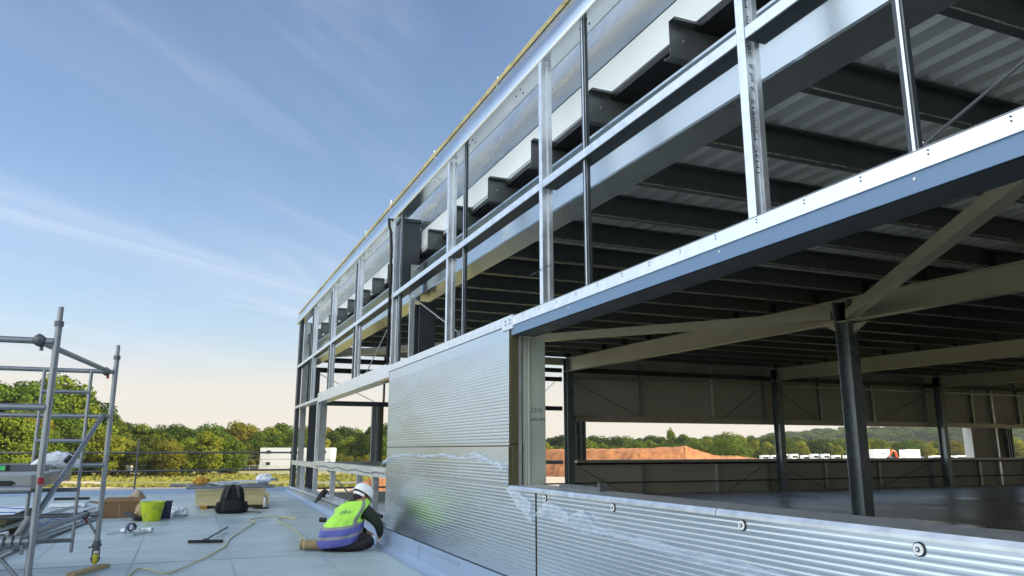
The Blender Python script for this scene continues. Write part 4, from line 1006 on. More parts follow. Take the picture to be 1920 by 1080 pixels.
# curved black strip on the kerb
b = MB(); rows = []
for i in range(17):
    a = R(8) + R(112) * i / 16; w_ = .04 * math.sin(math.pi * (i + 1.2) / 18.4) + .005
    c = Vector((2.30, 15.0, -1.02)); r_ = .40
    mid = c + Vector((-.02 + .22 * math.sin(a) * .6, .1, .27 * math.sin(a))) + Vector((.14 * (i / 16), 0, 0))
    rows.append([mid + Vector((-w_, 0, w_ * .6)), mid + Vector((0, -.04, 0)), mid + Vector((w_, 0, -w_ * .6)), mid + Vector((0, .03, 0))])
b.grid(rows, closed=True); b.obox((2.47, 15.05, -.84), (.03, .03, .20), (0, R(22), 0)); b.obox((2.43, 15.02, -.86), (.10, .06, .05), (0, R(-30), 0), 0)
tag(b.build('rubber_strip', M['rubber']), 'curved black rubber strip propped on the wall base left of the worker', 'strip')
# small tool and gloves mess by the panel end
tag(MB().obox((2.40, 10.35, -.86), (.08, .16, .06), (R(10), 0, R(20))).obox((2.37, 10.22, -.90), (.05, .10, .05)).build('hand_tool', M['alu_dark'], bevel=.008), 'small grey hand tool on the wall base beside the worker', 'tool')
# ------------------------------------------------------------------ worker
O = Vector((1.86, 9.70, zdeck(9.7)))
Wd = fwd0
def wp(u, w, v): return O + RIGHT * u + Wd * w + Vector((0, 0, v if v < .12 else (.12 + (v - .12) * .81)))
def skinned(name, pts, edges, mt, parent, root=0, sub=2):
    me = bpy.data.meshes.new(name)
    me.from_pydata([wp(*p[:3]) for p in pts], edges, [])
    o = bpy.data.objects.new(name, me); COL.objects.link(o)
    sk = o.modifiers.new('s', 'SKIN'); sk.use_smooth_shade = True
    for i, p in enumerate(pts):
        sv = me.skin_vertices[0].data[i]; r = p[3]
        sv.radius = (r, r) if not isinstance(r, tuple) else r
        sv.use_root = (i == root)
    ss = o.modifiers.new('u', 'SUBSURF'); ss.levels = sub; ss.render_levels = sub
    dg = bpy.context.evaluated_depsgraph_get(); dg.update()
    m2 = bpy.data.meshes.new_from_object(o.evaluated_get(dg))
    bpy.data.objects.remove(o)
    return link(name, m2, mt, parent, smooth=True)
PR = empty('person', O, 'worker sitting on the roof in lime and violet hi-vis vest and white hard hat', 'person')
# continuous body: pelvis, spine, neck, head, arms with fingers, legs
P_ = []; E_ = []
def pt(u, w, v, r, par=None):
    P_.append((u, w, v, r))
    if par is not None: E_.append((par, len(P_) - 1))
    return len(P_) - 1
pel = pt(-.07, .10, .15, .12); s1 = pt(-.05, .10, .32, .12, pel); s2 = pt(.00, .11, .48, .13, s1); s3 = pt(.06, .14, .60, .10, s2)
nk = pt(.11, .19, .67, .055, s3); hd1 = pt(.145, .225, .72, .075, nk); hd2 = pt(.165, .24, .765, .080, hd1)
# right arm (nearer the wall)
rs = pt(.20, .14, .56, .065, s3); re = pt(.355, .20, .36, .042, rs); rw = pt(.365, .33, .14, .028, re); rp = pt(.355, .36, .085, .034, rw)
ls = pt(-.09, .22, .53, .050, s3); le = pt(-.10, .45, .38, .042, ls); lw = pt(.13, .52, .20, .028, le); lpalm = pt(.19, .53, .16, .034, lw)
for (base, du) in ((rp, (.01, .02, -.05)), (lpalm, (.05, .01, -.03))):
    b0 = P_[base]
    for k in range(5):
        off = (k - 2) * .016; L1 = (.9, 1, 1.05, .95, .7)[k] * .5
        q = pt(b0[0] + du[0] * L1 + off * .6, b0[1] + du[1] * L1 + off, b0[2] + du[2] * L1, .0095, base)
        q2 = pt(b0[0] + du[0] * L1 * 1.9 + off * .7, b0[1] + du[1] * L1 * 1.6 + off, b0[2] + du[2] * L1 * 1.8, .008, q)
rh = pt(.02, .12, .13, .10, pel); rk = pt(.33, .04, .11, .062, rh); ra = pt(-.02, -.02, .065, .045, rk); rf = pt(-.30, .06, .06, .038, ra)
lh = pt(-.13, .20, .13, .10, pel); lk = pt(.18, .38, .12, .062, lh); la = pt(-.12, .34, .07, .045, lk); lf = pt(-.36, .20, .06, .038, la)
body = skinned('body', P_, E_, M['skin'], PR)
# jacket
J = [(-.05, .11, .22, .14), (-.03, .11, .36, .135), (.01, .14, .49, .125), (.05, .16, .59, .110), (.105, .18, .67, .080),
     (.205, .13, .55, .095), (.30, .15, .45, .078), (.368, .19, .345, .066), (.378, .26, .23, .052), (.368, .32, .15, .040),
     (-.115, .27, .53, .088), (-.11, .45, .38, .078), (.11, .51, .21, .045), (.17, .53, .17, .042)]
skinned('jacket', J, [(0, 1), (1, 2), (2, 3), (3, 4), (3, 5), (5, 6), (6, 7), (7, 8), (8, 9), (3, 10), (10, 11), (11, 12), (12, 13)], M['olive'], PR, 1)
TR = [(-.06, .12, .14, .16), (.06, .10, .115, .125), (.20, .06, .125, .112), (.33, .04, .105, .085), (.22, -.02, .065, .060), (0, -.03, .06, .058), (-.20, .03, .058, .055), (-.31, .07, .058, .048),
      (-.12, .22, .13, .12), (.05, .34, .13, .10), (.20, .40, .12, .08), (.0, .38, .07, .06), (-.22, .28, .062, .055), (-.36, .19, .06, .048)]
skinned('trousers', TR, [(0, 1), (1, 2), (2, 3), (3, 4), (4, 5), (5, 6), (6, 7), (0, 8), (8, 9), (9, 10), (10, 11), (11, 12), (12, 13)], M['trouser'], PR)
# boots: sole facing left and to the camera
def boot(u, w, v, name='boot'):
    b = MB(); rows = []
    for (t_, a_, h_) in ((0, .058, .050), (.01, .062, .054), (.035, .060, .052), (.07, .055, .048), (.11, .048, .050), (.16, .044, .055), (.20, .048, .058), (.215, .044, .05)):
        rows.append([wp(u + t_, w + a_ * math.cos(a), v + h_ * math.sin(a) * (1.0 if math.sin(a) > 0 else .95)) for a in [2 * math.pi * k / 16 for k in range(16)]])
    b.grid(rows, closed=True); b.f.append(list(range(16))[::-1]); b.mi.append(0)
    o = b.build(name, M['boot'], PR, smooth=True)
    b = MB(); rows = []
    for (t_, k_) in ((-.014, .80), (-.018, .9), (-.012, 1.06), (.006, 1.10), (.012, 1.0)):
        rows.append([wp(u + t_, w + .062 * k_ * math.cos(a), v + .053 * k_ * math.sin(a)) for a in [2 * math.pi * k / 18 for k in range(18)]])
    b.grid(rows, closed=True); b.f.append(list(range(18))[::-1]); b.mi.append(0)
    for k in range(5):
        for j in range(3): b.obox(wp(u - .019, w - .036 + k * .018, v - .026 + j * .026), (.010, .010, .014), (0, 0, -YAW))
    b.build('sole', M['sole'], o)
boot(-.49, .04, .068); boot(-.57, .17, .066)
# vest: lofted shell with bands
VR = [(-.085, .10, .115, .265, .205), (-.085, .09, .17, .272, .215), (-.075, .085, .25, .265, .21), (-.06, .085, .33, .245, .20), (-.035, .09, .41, .222, .192), (.0, .10, .48, .205, .186), (.035, .12, .545, .195, .172), (.052, .14, .60, .205, .168), (.075, .160, .65, .175, .145), (.095, .175, .695, .118, .108)]
def vring(t):
    n_ = len(VR) - 1; x_ = t * n_; i = min(int(x_), n_ - 1); f = x_ - i
    g_ = lambda i: VR[max(0, min(n_, i))]
    p0, p1, p2, p3 = g_(i - 1), g_(i), g_(i + 1), g_(i + 2)
    return [.5 * (2 * p1[k] + (p2[k] - p0[k]) * f + (2*p0[k] - 5*p1[k] + 4*p2[k] - p3[k]) * f*f + (3*p1[k] - p0[k] - 3*p2[k] + p3[k]) * f**3) for k in range(5)]
NR, NS = 56, 72
b = MB(); rows = []
for i in range(NR + 1):
    cu, cw_, cv, a_, b_ = vring(i / NR); r = []
    for k in range(NS):
        th = 2 * math.pi * k / NS; c_, s_ = math.cos(th), math.sin(th)
        tl = (1 - i / NR)
        wr = .016 * noise.noise(Vector((c_ * 2.2, s_ * 2.2, cv * 7))) + .011 * noise.noise(Vector((c_ * 5, s_ * 5, cv * 12))) + .004 * noise.noise(Vector((c_ * 11, s_ * 11, cv * 25)))
        u_ = cu + (a_ + wr) * math.copysign(abs(c_) ** .88, c_); w_ = cw_ + (b_ + wr) * math.copysign(abs(s_) ** .88, s_)
        r.append(wp(u_, w_, cv + .16 * c_ * a_ + .20 * s_ * b_ * (.4 + tl)))
    rows.append(r)
b.grid(rows, closed=True)
b.mi = []
for i in range(NR):
    cv = vring((i + .5) / NR)[2]
    for k in range(NS):
        th = (k + .5) / NS * 360                  # 270 faces the camera, 0 the worker's right
        m_ = 0 if cv > .375 else 1
        if .335 < cv < .378: m_ = 2
        if .205 < cv < .245: m_ = 2
        if cv > .37 and (306 + 0 <= th <= 322): m_ = 2
        if cv > .37 and (228 - 10 <= th <= 228): m_ = 2 if th > 400 else 0
        b.mi.append(m_)
# armhole on the worker's right side: leave the faces out
keepf, keepm = [], []
for idx, (f, m_) in enumerate(zip(b.f, b.mi)):
    i, k = divmod(idx, NS); cv = vring((i + .5) / NR)[2]; th = (k + .5) / NS * 360
    th2 = th if th < 180 else th - 360
    d1 = ((th2 - (-2)) / 28) ** 2 + ((cv - .50) / .115) ** 2
    d2 = ((th - 182) / 24) ** 2 + ((cv - .50) / .105) ** 2
    if d1 < 1: continue
    keepf.append(f); keepm.append(m_)
b.f, b.mi = keepf, keepm
vest = b.build('vest', [M['hivis'], M['vestblue'], M['reflect']], PR, smooth=True)
sm = vest.modifiers.new('thick', 'SOLIDIFY'); sm.thickness = .006; sm.offset = 1
# faint print on the back of the vest
for (s_, v_, sz, uo) in (('ARMOUR', .545, .034, -.075), ('=====', .572, .026, -.05)):
    me = text_mesh(s_, sz, .002)
    tilt = (Vector((0, 0, 1)) * .80 + Wd * .45 + RIGHT * .22).normalized(); xr = (RIGHT * .96 + Vector((0, 0, .12))).normalized()
    o0 = wp(uo, -.012 + (v_ - .50) * .55 - .075, v_ - .03)
    for vtx in me.vertices: vtx.co = o0 + xr * vtx.co.x + tilt * vtx.co.y + tilt.cross(xr) * vtx.co.z
    link('vest_print', me, M['teal'], vest)
b = MB(); c = wp(-.02, -.095, .565)
# head: hair and hard hat
hc = Vector(wp(.135, .24, .755)); up_ = (RIGHT * .38 + Wd * .42 + Vector((0, 0, .82))).normalized(); fr_ = (RIGHT * .75 + Wd * .55 - Vector((0, 0, .6))); fr_ = (fr_ - up_ * fr_.dot(up_)).normalized(); sd_ = up_.cross(fr_)
def hp(f, s_, u_): return hc + fr_ * f + sd_ * s_ + up_ * u_
b = MB(); rows = []
for i in range(9):
    ph = R(-62 + 150 * i / 8)
    rows.append([hp(-.012 + .100 * math.cos(ph) * math.cos(a), .082 * math.cos(ph) * math.sin(a), .100 * math.sin(ph)) for a in [2 * math.pi * k / 20 for k in range(20)]])
b.grid(rows, closed=True); b.build('hair', M['hair'], PR, smooth=True)
fc = MB(); rows = []
for i in range(9):
    ph = R(-80 + 130 * i / 8)
    rows.append([hp(.035 + .078 * math.cos(ph) * math.cos(a) + (.016 if abs(math.sin(a)) < .25 and math.cos(a) > 0 and i in (3, 4) else 0), .066 * math.cos(ph) * math.sin(a), -.02 + .105 * math.sin(ph)) for a in [2 * math.pi * k / 20 for k in range(20)]])
fc.grid(rows, closed=True)
for s_ in (-1, 1): fc.tube([hp(-.012, s_ * .082, -.035), hp(-.006, s_ * .094, -.02), hp(-.012, s_ * .092, .006)], [.010, .014, .010], 8)
fc.build('face', M['skin'], PR, smooth=True)
b = MB(); rows = []
for (rr_, hh) in ((1.0, .012), (1.005, .022), (.985, .05), (.93, .08), (.82, .105), (.62, .128), (.36, .140), (.10, .145)):
    rows.append([hp((.135 * rr_) * math.cos(a) + .0, .112 * rr_ * math.sin(a), hh + .012) for a in [2 * math.pi * k / 28 for k in range(28)]])
b.grid(rows, closed=True); b.f.append(list(range(7 * 28, 8 * 28))); b.mi.append(0)
hat = b.build('hard_hat', M['whitepaint'], PR, smooth=True)
b = MB(); b.grid([[hp((.135 + e_ + (.045 if math.cos(a) > .2 else 0) * max(0, math.cos(a)) * (1 if e_ else 0)) * math.cos(a), (.112 + e_) * math.sin(a), zz_) for a in [2 * math.pi * k / 28 for k in range(28)]] for (e_, zz_) in ((0, .030), (.014, .022), (.014, .018), (-.004, .020))], closed=True); b.build('brim', M['whitepaint'], hat, smooth=True)
b = MB(); b.grid([[hp(.112 * math.cos(a), .098 * math.sin(a), zz_) for a in [R(100) + R(160) * k / 14 for k in range(15)]] for zz_ in (-.030, .004)]); hb_ = b.build('headband', M['whitepaint'], hat); sm = hb_.modifiers.new('t', 'SOLIDIFY'); sm.thickness = .004
b = MB(); b.tube([hp(-.02, .085, .0), hp(-.06, .078, -.05), hp(-.085, .04, -.075), hp(-.085, -.04, -.075), hp(-.06, -.078, -.05), hp(-.02, -.085, .0)], .006, 6); b.build('strap', M['rubber'], hat, smooth=True)
# glove on the near hand
G = [(.365, .33, .145, .036), (.356, .355, .10, .040), (.350, .375, .06, .034)]
ge = [(0, 1), (1, 2)]
for k in range(4): G += [(.335 + k * .014, .385, .035, .0105), (.325 + k * .016, .40, .014, .009)]; ge += [(2, 3 + 2 * k), (3 + 2 * k, 4 + 2 * k)]
G += [(.325, .35, .05, .011)]; ge += [(1, len(G) - 1)]
skinned('glove', G, ge, M['white'], PR)

# ------------------------------------------------------------------ background
def at(px, D, z=GZ): return fwd0 * D + RIGHT * ((px - 960) / 1459.0 * D) + Vector((0, 0, z))
def top_h(py, D): return (843 - py) * D / 1459.0 * 1.0 - GZ
random.seed(11)
def crown_mesh(name, seed, h, rx, n_l, n_q, base, qs, kind=0):
    rnd = random.Random(seed); b = MB(); lobes = []
    for i in range(n_l):
        th = rnd.uniform(0, 6.283); ph = rnd.uniform(-1.35, 1.45); rr = rnd.uniform(.50, .80)
        if name == 'poplar_crown': ph = math.asin(rnd.uniform(-.98, .98)); rr = .8
        c = Vector((rx * rr * math.cos(th) * math.cos(ph), rx * rr * math.sin(th) * math.cos(ph), base + (h - base) * (.46 + .40 * math.sin(ph) * rr / .75)))
        lobes.append((c, rx * (rnd.uniform(.22, .40) if name != 'poplar_crown' else rnd.uniform(.55, .8))))
    lobes.append((Vector((0, 0, base + (h - base) * .5)), rx * .62)); lobes.append((Vector((rx * .1, 0, h - rx * .34)), rx * .33))
    tot = sum(r * r for _, r in lobes)
    for (c, r) in lobes:
        n_ = int(n_q * r * r / tot); sq = rnd.uniform(.75, .95)
        for _ in range(n_):
            z_ = rnd.uniform(-.8, 1); a = rnd.uniform(0, 6.283); k = math.sqrt(1 - z_ * z_)
            nrm = Vector((k * math.cos(a), k * math.sin(a), z_)); rad = r * rnd.uniform(.72, 1.10)
            p = c + Vector((nrm.x * rad, nrm.y * rad, nrm.z * rad * sq))
            nn = (nrm + Vector((rnd.uniform(-.8, .8), rnd.uniform(-.8, .8), rnd.uniform(-.5, .9)))).normalized()
            u = nn.cross(Vector((rnd.uniform(-1, 1), rnd.uniform(-1, 1), rnd.uniform(-1, 1)))).normalized(); v = nn.cross(u)
            s_ = qs * rnd.uniform(.6, 1.35)
            b.add([p - u * s_, p - v * s_ * .7, p + u * s_, p + v * s_ * .7], [(0, 1, 2, 3)])
    me = bpy.data.meshes.new(name); me.from_pydata(b.v, [], b.f); me.update()
    return me
def trunk_mesh(name, seed, h, base):
    rnd = random.Random(seed); b = MB(); r = h * .022
    b.tube([(0, 0, -.3), (0, 0, base * .6), (.2, .1, base), (.1, -.1, h * .62), (.15, 0, h * .85)], [r * 1.3, r, r * .85, r * .5, r * .15], 8)
    for k in range(6):
        a = rnd.uniform(0, 6.28); z_ = rnd.uniform(base * .8, h * .55); L_ = h * rnd.uniform(.18, .3)
        b.tube([(.1, 0, z_), (L_ * .5 * math.cos(a), L_ * .5 * math.sin(a), z_ + L_ * .45), (L_ * math.cos(a), L_ * math.sin(a), z_ + L_ * .75)], [r * .5, r * .3, r * .1], 6)
    me = bpy.data.meshes.new(name); me.from_pydata(b.v, [], b.f); me.update(); return me
KINDS = {}
for kname, mt, var in (('dark', 'f_dark', (4.8, 40, 8500, .5)), ('mid', 'f_mid', (5.0, 42, 8500, .3)), ('light', 'f_light', (4.6, 38, 8000, .2)), ('olive', 'f_olive', (4.8, 38, 8000, .3)), ('poplar', 'f_mid', (1.5, 60, 4500, .6)), ('bush', 'f_olive', (5.6, 22, 4200, .1))):
    for s_ in range(2):
        rx, nl, nq, bs = var
        cm = crown_mesh(kname + '_crown', 17 * s_ + len(kname) * 7, 12.0 if kname != 'bush' else 7.0, rx * (1 + .12 * s_), nl, nq, bs, .25 if kname != 'poplar' else .22)
        cm.materials.append(M[mt]); tm = trunk_mesh('trunk', 3 + s_, 12.0 if kname != 'bush' else 5.0, bs); tm.materials.append(M['bark'])
        KINDS[(kname, s_)] = (cm, tm)
def tree(kind, p, h, lbl, grp, wide=1.0, names={'poplar': 'poplar_tree', 'bush': 'bush'}):
    cm, tm = KINDS[(kind, random.randrange(2))]
    base_h = 12.0 if kind != 'bush' else 7.0
    e_ = empty(names.get(kind, 'broadleaf_tree'), p, lbl, 'bush' if kind == 'bush' else 'tree', grp)
    k = h / base_h; e_.scale = (k * wide, k * wide, k); e_.rotation_euler = (0, 0, random.uniform(0, 6.28))
    for nme, me in (('crown', cm), ('trunk', tm)):
        o = bpy.data.objects.new(nme, me); COL.objects.link(o); o.parent = e_
KW = {'dark': 'dark green', 'mid': 'mid green', 'light': 'bright yellow-green', 'olive': 'olive autumn-tinged', 'poplar': 'slim', 'bush': 'low brownish'}
# tall near wood on the far left
for (px, D, py, kd) in ((-70, 150, 690, 'dark'), (-15, 145, 712, 'mid'), (30, 155, 708, 'dark'), (62, 148, 716, 'mid'), (98, 160, 699, 'mid'), (128, 168, 722, 'dark'), (150, 160, 752, 'mid'), (178, 172, 764, 'dark'), (200, 185, 774, 'olive'), (222, 190, 788, 'dark'), (-40, 128, 752, 'light'), (10, 124, 768, 'mid'), (52, 132, 775, 'olive'), (118, 138, 778, 'dark'), (88, 130, 800, 'mid')):
    D *= 1.12
    tree(kd, at(px, D), top_h(py, D), KW[kd] + ' tree in the tall wood behind the scaffold tower', 'trees of the tall left wood', 1.05)
# front row, rounded
for (px, py, D, kd) in ((165, 830, 168, 'olive'), (205, 812, 165, 'light'), (240, 822, 172, 'light'), (288, 812, 168, 'olive'), (318, 824, 160, 'olive'), (385, 806, 165, 'light'), (352, 818, 175, 'mid'), (430, 818, 176, 'mid'), (462, 826, 216, 'olive'), (528, 816, 236, 'light'), (625, 836, 225, 'light'), (655, 818, 225, 'mid'), (598, 818, 236, 'light'), (690, 812, 222, 'dark'), (720, 815, 222, 'mid')):
    tree(kd, at(px, D), top_h(py, D), KW[kd] + ' rounded tree in the front row behind the site fence', 'front row of trees behind the site fence', 1.15)
# back row
for k in range(30):
    px = 205 + k * 20; D = 215 + 25 * random.random() + (30 if px > 560 else 0)
    py = 798 + 7 * math.sin(k * 1.9) + random.uniform(-3, 5) + (0 if px > 260 else -4); kd = random.choice(['dark', 'mid', 'olive', 'dark', 'mid'])
    if k in (12,): kd = 'olive'
    tree(kd, at(px, D), top_h(py, D), KW[kd] + ' tree in the long back row of the wood', 'back row of trees in the wood', 1.2)
for k in range(8):
    px = 640 + k * 16; tree('bush', at(px, 205 + 3 * (k % 3)), top_h(852 + 2 * (k % 3), 205), 'low brownish bush in the rough strip behind the white cabins', 'bushes behind the cabins', .6)
# trees seen through the hall
for k in range(31):
    px = 1010 + k * 21; D = 330 + 40 * random.random(); py = 817 + 3 * math.sin(k * 2.3)
    if px > 1500: py = 822
    if px > 1400: D += 20
    kd = random.choice(['dark', 'mid', 'dark', 'mid', 'light'])
    tree(kd, at(px, D), top_h(py, D), KW[kd] + ' tree in the line seen through the hall', 'tree line beyond the soil heap', 1.25)
for k in range(28):
    px = 1020 + k * 22; D = 285 + 20 * random.random(); py = 829 + 5 * math.sin(k * 1.3)
    if 1300 < px < 1340: py = 822
    if px > 1400: D += 55
    kd = random.choice(['mid', 'light', 'dark', 'mid'])
    if px > 1420: kd = random.choice(['light', 'olive', 'light'])
    tree(kd, at(px, D), top_h(py, D), KW[kd] + ' tree in the nearer belt just behind the soil heap', 'nearer belt of trees behind the soil heap', 1.25)
tree('poplar', at(1259, 330), top_h(801, 330), 'slim poplar rising above the tree line behind the soil heap', None, .7)
tree('mid', at(1370, 262), top_h(808, 262), 'largest rounded tree behind the soil heap', None, 1.35)
tree('light', at(1500, 345), top_h(826, 345), 'feathery yellow-green tree beside the middle column', None, 1.1)
for k in range(22):
    px = 1600 + k * 17; D = 345 + 30 * random.random(); py = 825 + 4 * math.sin(k * 1.7); kd = random.choice(['light', 'olive', 'mid', 'light'])
    tree(kd, at(px, D), top_h(py, D), KW[kd] + ' tree in the bright belt below the far wooded rise', 'bright belt below the far rise', 1.3)
for k in range(230):                       # woods on the far rise
    x = random.uniform(735, 1340); y = random.uniform(560, 900)
    kd = random.choice(['dark', 'mid', 'dark']); hz = hill_z(x, y)
    tree(kd, (x, y, GZ + hz - 2), random.uniform(15, 19), KW[kd] + ' tree of the wood covering the far rise', 'woods on the far rise', 2.3) if hz > 1 else None
# soil heaps
def heap(name, P, lbl, mt='soil'):
    """P: list of (px, D, top y, toe y) across the heap"""
    b = MB(); rows = []
    n_ = len(P) - 1; N = 260
    for i in range(N + 1):
        t = i / N * n_; k = min(int(t), n_ - 1); f = t - k; f = f * f * (3 - 2 * f)
        px, D, hz, wd = [P[k][j] + (P[k+1][j] - P[k][j]) * f for j in range(4)]
        r = []
        for q in range(41):
            s_ = q / 40; prof = min(1, 1.35 * math.sin(math.pi * s_)) if hz > 1.5 else math.sin(math.pi * s_)
            p = at(px, D + wd * (s_ - .0))
            nz_ = noise.noise(Vector((p.x * .25, p.y * .25, 0))) * .45 + noise.noise(Vector((p.x * .9, p.y * .9, 3))) * .30 + noise.noise(Vector((p.x * 2.1, p.y * 2.1, 5))) * .22
            r.append((p.x, p.y, GZ - .05 + prof * hz * (1 + .05 * nz_) + (nz_ * .55 if 0 < prof else 0) * min(1, hz) * (1 if 0 < q < 40 else 0)))
        rows.append(r)
    b.grid(rows); return tag(b.build(name, M[mt], smooth=True), lbl, 'soil heap')
heap('soil_heap', [(990, 165, 5.2, 34), (1060, 160, 5.5, 34), (1200, 155, 5.6, 34), (1285, 155, 6.1, 34), (1330, 158, 4.4, 34), (1350, 160, 3.9, 30), (1380, 165, 4.0, 28), (1430, 175, 3.2, 24), (1450, 180, 0.2, 20)], 'long flat-topped bank of orange soil seen through the hall')
heap('soil_heap', [(655, 97, .1, 9), (680, 96, 1.4, 10), (705, 96, 1.9, 11), (760, 96, 1.6, 11), (800, 96, .1, 9)], 'low heap of orange rubble behind the worker')
# two-storey white site cabins
def cabin(name, px0, px1, D, h, lbl, floors=2, depth=6):
    a, c = at(px0, D), at(px1, D); t = empty(name, (a + c) / 2, lbl, 'site cabin'); d = (c - a).normalized(); n_ = Vector((-d.y, d.x, 0)); L_ = (c - a).length; ang = math.atan2(d.y, d.x)
    fh = h / floors
    for f in range(floors):
        m_ = (a + c) / 2 + n_ * depth / 2
        MB().obox((m_.x, m_.y, GZ + fh * (f + .5)), (L_, depth, fh - .12), (0, 0, ang)).build('module', M['whitepaint'], t, bevel=.04)
        MB().obox((m_.x, m_.y, GZ + fh * (f + 1) - .04), (L_ - .3, depth - .3, .10), (0, 0, ang)).build('frame_rail', M['galv_dull'], t)
        for s_ in (.12, .9):
            q = a + d * L_ * s_ - n_ * .03; MB().obox((q.x, q.y, GZ + fh * (f + .62)), (1.1, .08, .8), (0, 0, ang)).build('window', M['glass'], t)
    return t, a, d, n_
ct, a, d, n_ = cabin('site_cabins', 488, 621, 206, 6.0, 'white two-storey stack of site cabins behind the fence on the left')
cabin('site_cabins', 634, 745, 215, 1.9, 'long low white container right of the two-storey cabins', 1, 3)
b = MB(); q = a - n_ * 1.2 - d * .3
b.box(q.x - 2.6, q.x + 1.0, q.y - .6, q.y + .5, GZ + 2.9, GZ + 3.0); 
for k in range(7): b.box(q.x - 2.6 - k * .45, q.x - 2.2 - k * .45, q.y - .6, q.y + .5, GZ + 2.7 - k * .42, GZ + 2.76 - k * .42)
for k in (0, 1): b.tube([(q.x - 5.4, q.y - .6 + k * 1.1, GZ + .9), (q.x - 2.6, q.y - .6 + k * 1.1, GZ + 3.9), (q.x + 1.0, q.y - .6 + k * 1.1, GZ + 3.9)], .05, 6); b.tube([(q.x - 2.6, q.y - .6 + k * 1.1, GZ), (q.x - 2.6, q.y - .6 + k * 1.1, GZ + 3.9)], .06, 6)
b.build('outside_stair', M['alu_dark'], ct)
# temporary fence panels
fp = None
for k in range(34):
    px = 120 + k * 17.5; D = 178
    pos = at(px, D)
    if fp is None:
        fp = empty('fence_panel', pos, 'grey mesh temporary fence panel in the line before the trees', 'fence panel', 'temporary fence panels')
        b = MB(); w_ = 2.1
        for x in (0, w_): b.cyl((pos.x + x, pos.y, GZ), (pos.x + x, pos.y, GZ + 2), .045, 6)
        for z in (.15, 2.0): b.cyl((pos.x, pos.y, GZ + z), (pos.x + w_, pos.y, GZ + z), .045, 6)
        b.build('frame', M['galv'], fp)
        b = MB()
        for i in range(1, 12): b.box(pos.x + w_ * i / 12 - .012, pos.x + w_ * i / 12 + .012, pos.y - .01, pos.y + .01, GZ + .15, GZ + 2)
        b.build('mesh_infill', M['galv_dull'], fp)
        MB().box(pos.x - .3, pos.x + .3, pos.y - .12, pos.y + .12, GZ, GZ + .14).build('foot', M['dark'], fp)
    else:
        o = copy_tree(fp, None, pos)
    (fp if k == 0 else o).rotation_euler = (0, 0, -YAW)
# caravans and vans far beyond the hall
def van(px, D, L_, h, lbl, cat='van', wh=True):
    a = at(px, D); t = empty(cat.replace(' ', '_'), a, lbl, cat, 'white vehicles parked beyond the hall'); x, y = a.x, a.y
    MB().box(x - L_/2, x + L_/2, y - 1, y + 1, GZ + .45, GZ + h).build('body', M['whitepaint'], t, bevel=.25)
    MB().box(x - L_/2 + .4, x + L_/2 - .5, y - 1.03, y - .99, GZ + h * .58, GZ + h * .82).build('window', M['glass'], t)
    for s_ in (-.32, .32): MB().cyl((x + L_ * s_, y - 1.02, GZ + .4), (x + L_ * s_, y - .75, GZ + .4), .4, 12).build('wheel', M['rubber'], t)
    return t
LB = ['leftmost white caravan beyond the end of the soil heap', 'second white caravan right of the soil heap', 'third white caravan in the parked row', 'fourth white caravan in the parked row', 'white caravan just left of the middle column', 'white caravan just right of the middle column', 'tall white caravan half way between the columns', 'white caravan near the tall right column', 'last white caravan before the tall right column']
for k, px in enumerate((1432, 1450, 1468, 1487, 1508, 1526, 1546, 1566, 1588)):
    van(px, 325, 3.6, 3.2 + .5 * (k in (2, 3, 5, 6)), LB[k], 'caravan')
van(1752, 325, 6, 3.0, 'low white van behind the right-hand hall column', 'van'); van(1775, 325, 6, 3.0, 'low white van right of the right-hand hall column', 'van'); van(1798, 325, 6, 3.1, 'low white van near the white window reveal', 'van')
def lorry(px, D, L_, h, lbl):
    a = at(px, D); t = empty('lorry', a, lbl, 'lorry', 'white box lorries beyond the hall'); x, y = a.x, a.y
    MB().box(x - L_/2, x + L_/2, y - 1.3, y + 1.3, GZ + 1.1, GZ + h).build('cargo_box', M['whitepaint'], t, bevel=.06)
    c_ = MB(); c_.prism([(0, 0), (1.9, 0), (1.9, 1.4), (1.3, 2.4), (0, 2.4)], (x + L_/2 + .1, y - 1.2, GZ + .7), (x + L_/2 + .1, y + 1.2, GZ + .7), (1, 0, 0), Z3); c_.build('cab', M['blue'], t)
    MB().box(x - L_/2, x + L_/2 + 1.8, y - .5, y + .5, GZ + .7, GZ + 1.05).build('chassis', M['black'], t)
    for s_ in (-.35, -.15, .38): MB().cyl((x + L_ * s_, y - 1.25, GZ + .55), (x + L_ * s_, y - .95, GZ + .55), .55, 14).build('wheel', M['rubber'], t)
    MB().box(x - L_ * .05, x + L_ * .2, y - 1.32, y - 1.301, GZ + h * .70, GZ + h * .78).build('blue_stripe', M['blue'], t)
lorry(1648, 270, 7.4, 5.6, 'white box lorry left of the orange excavator'); lorry(1705, 270, 7.0, 5.5, 'white box lorry right of the orange excavator')
a = at(1678, 255); t = empty('excavator', a, 'orange excavator with raised arm between the two lorries', 'excavator'); x, y = a.x, a.y
MB().box(x - 1.8, x + 1.2, y - 1.2, y + 1.2, GZ + .9, GZ + 2.5).build('engine_house', M['orange'], t, bevel=.15)
MB().box(x + .1, x + 1.4, y - 1.1, y + .0, GZ + 1.2, GZ + 3.0).build('cab', M['glass'], t, bevel=.1)
MB().tube([(x + 1.0, y, GZ + 2.0), (x - .2, y - .2, GZ + 4.8), (x - 1.6, y - .2, GZ + 5.3)], [.4, .35, .25], 6).build('boom', M['orange'], t)
MB().tube([(x - 1.6, y - .2, GZ + 5.3), (x - 3.2, y - .2, GZ + 3.0)], [.28, .18], 6).build('arm', M['orange'], t)
MB().obox((x - 3.3, y - .2, GZ + 2.7), (.9, .9, .8), (0, R(30), 0)).build('bucket', M['dark'], t)
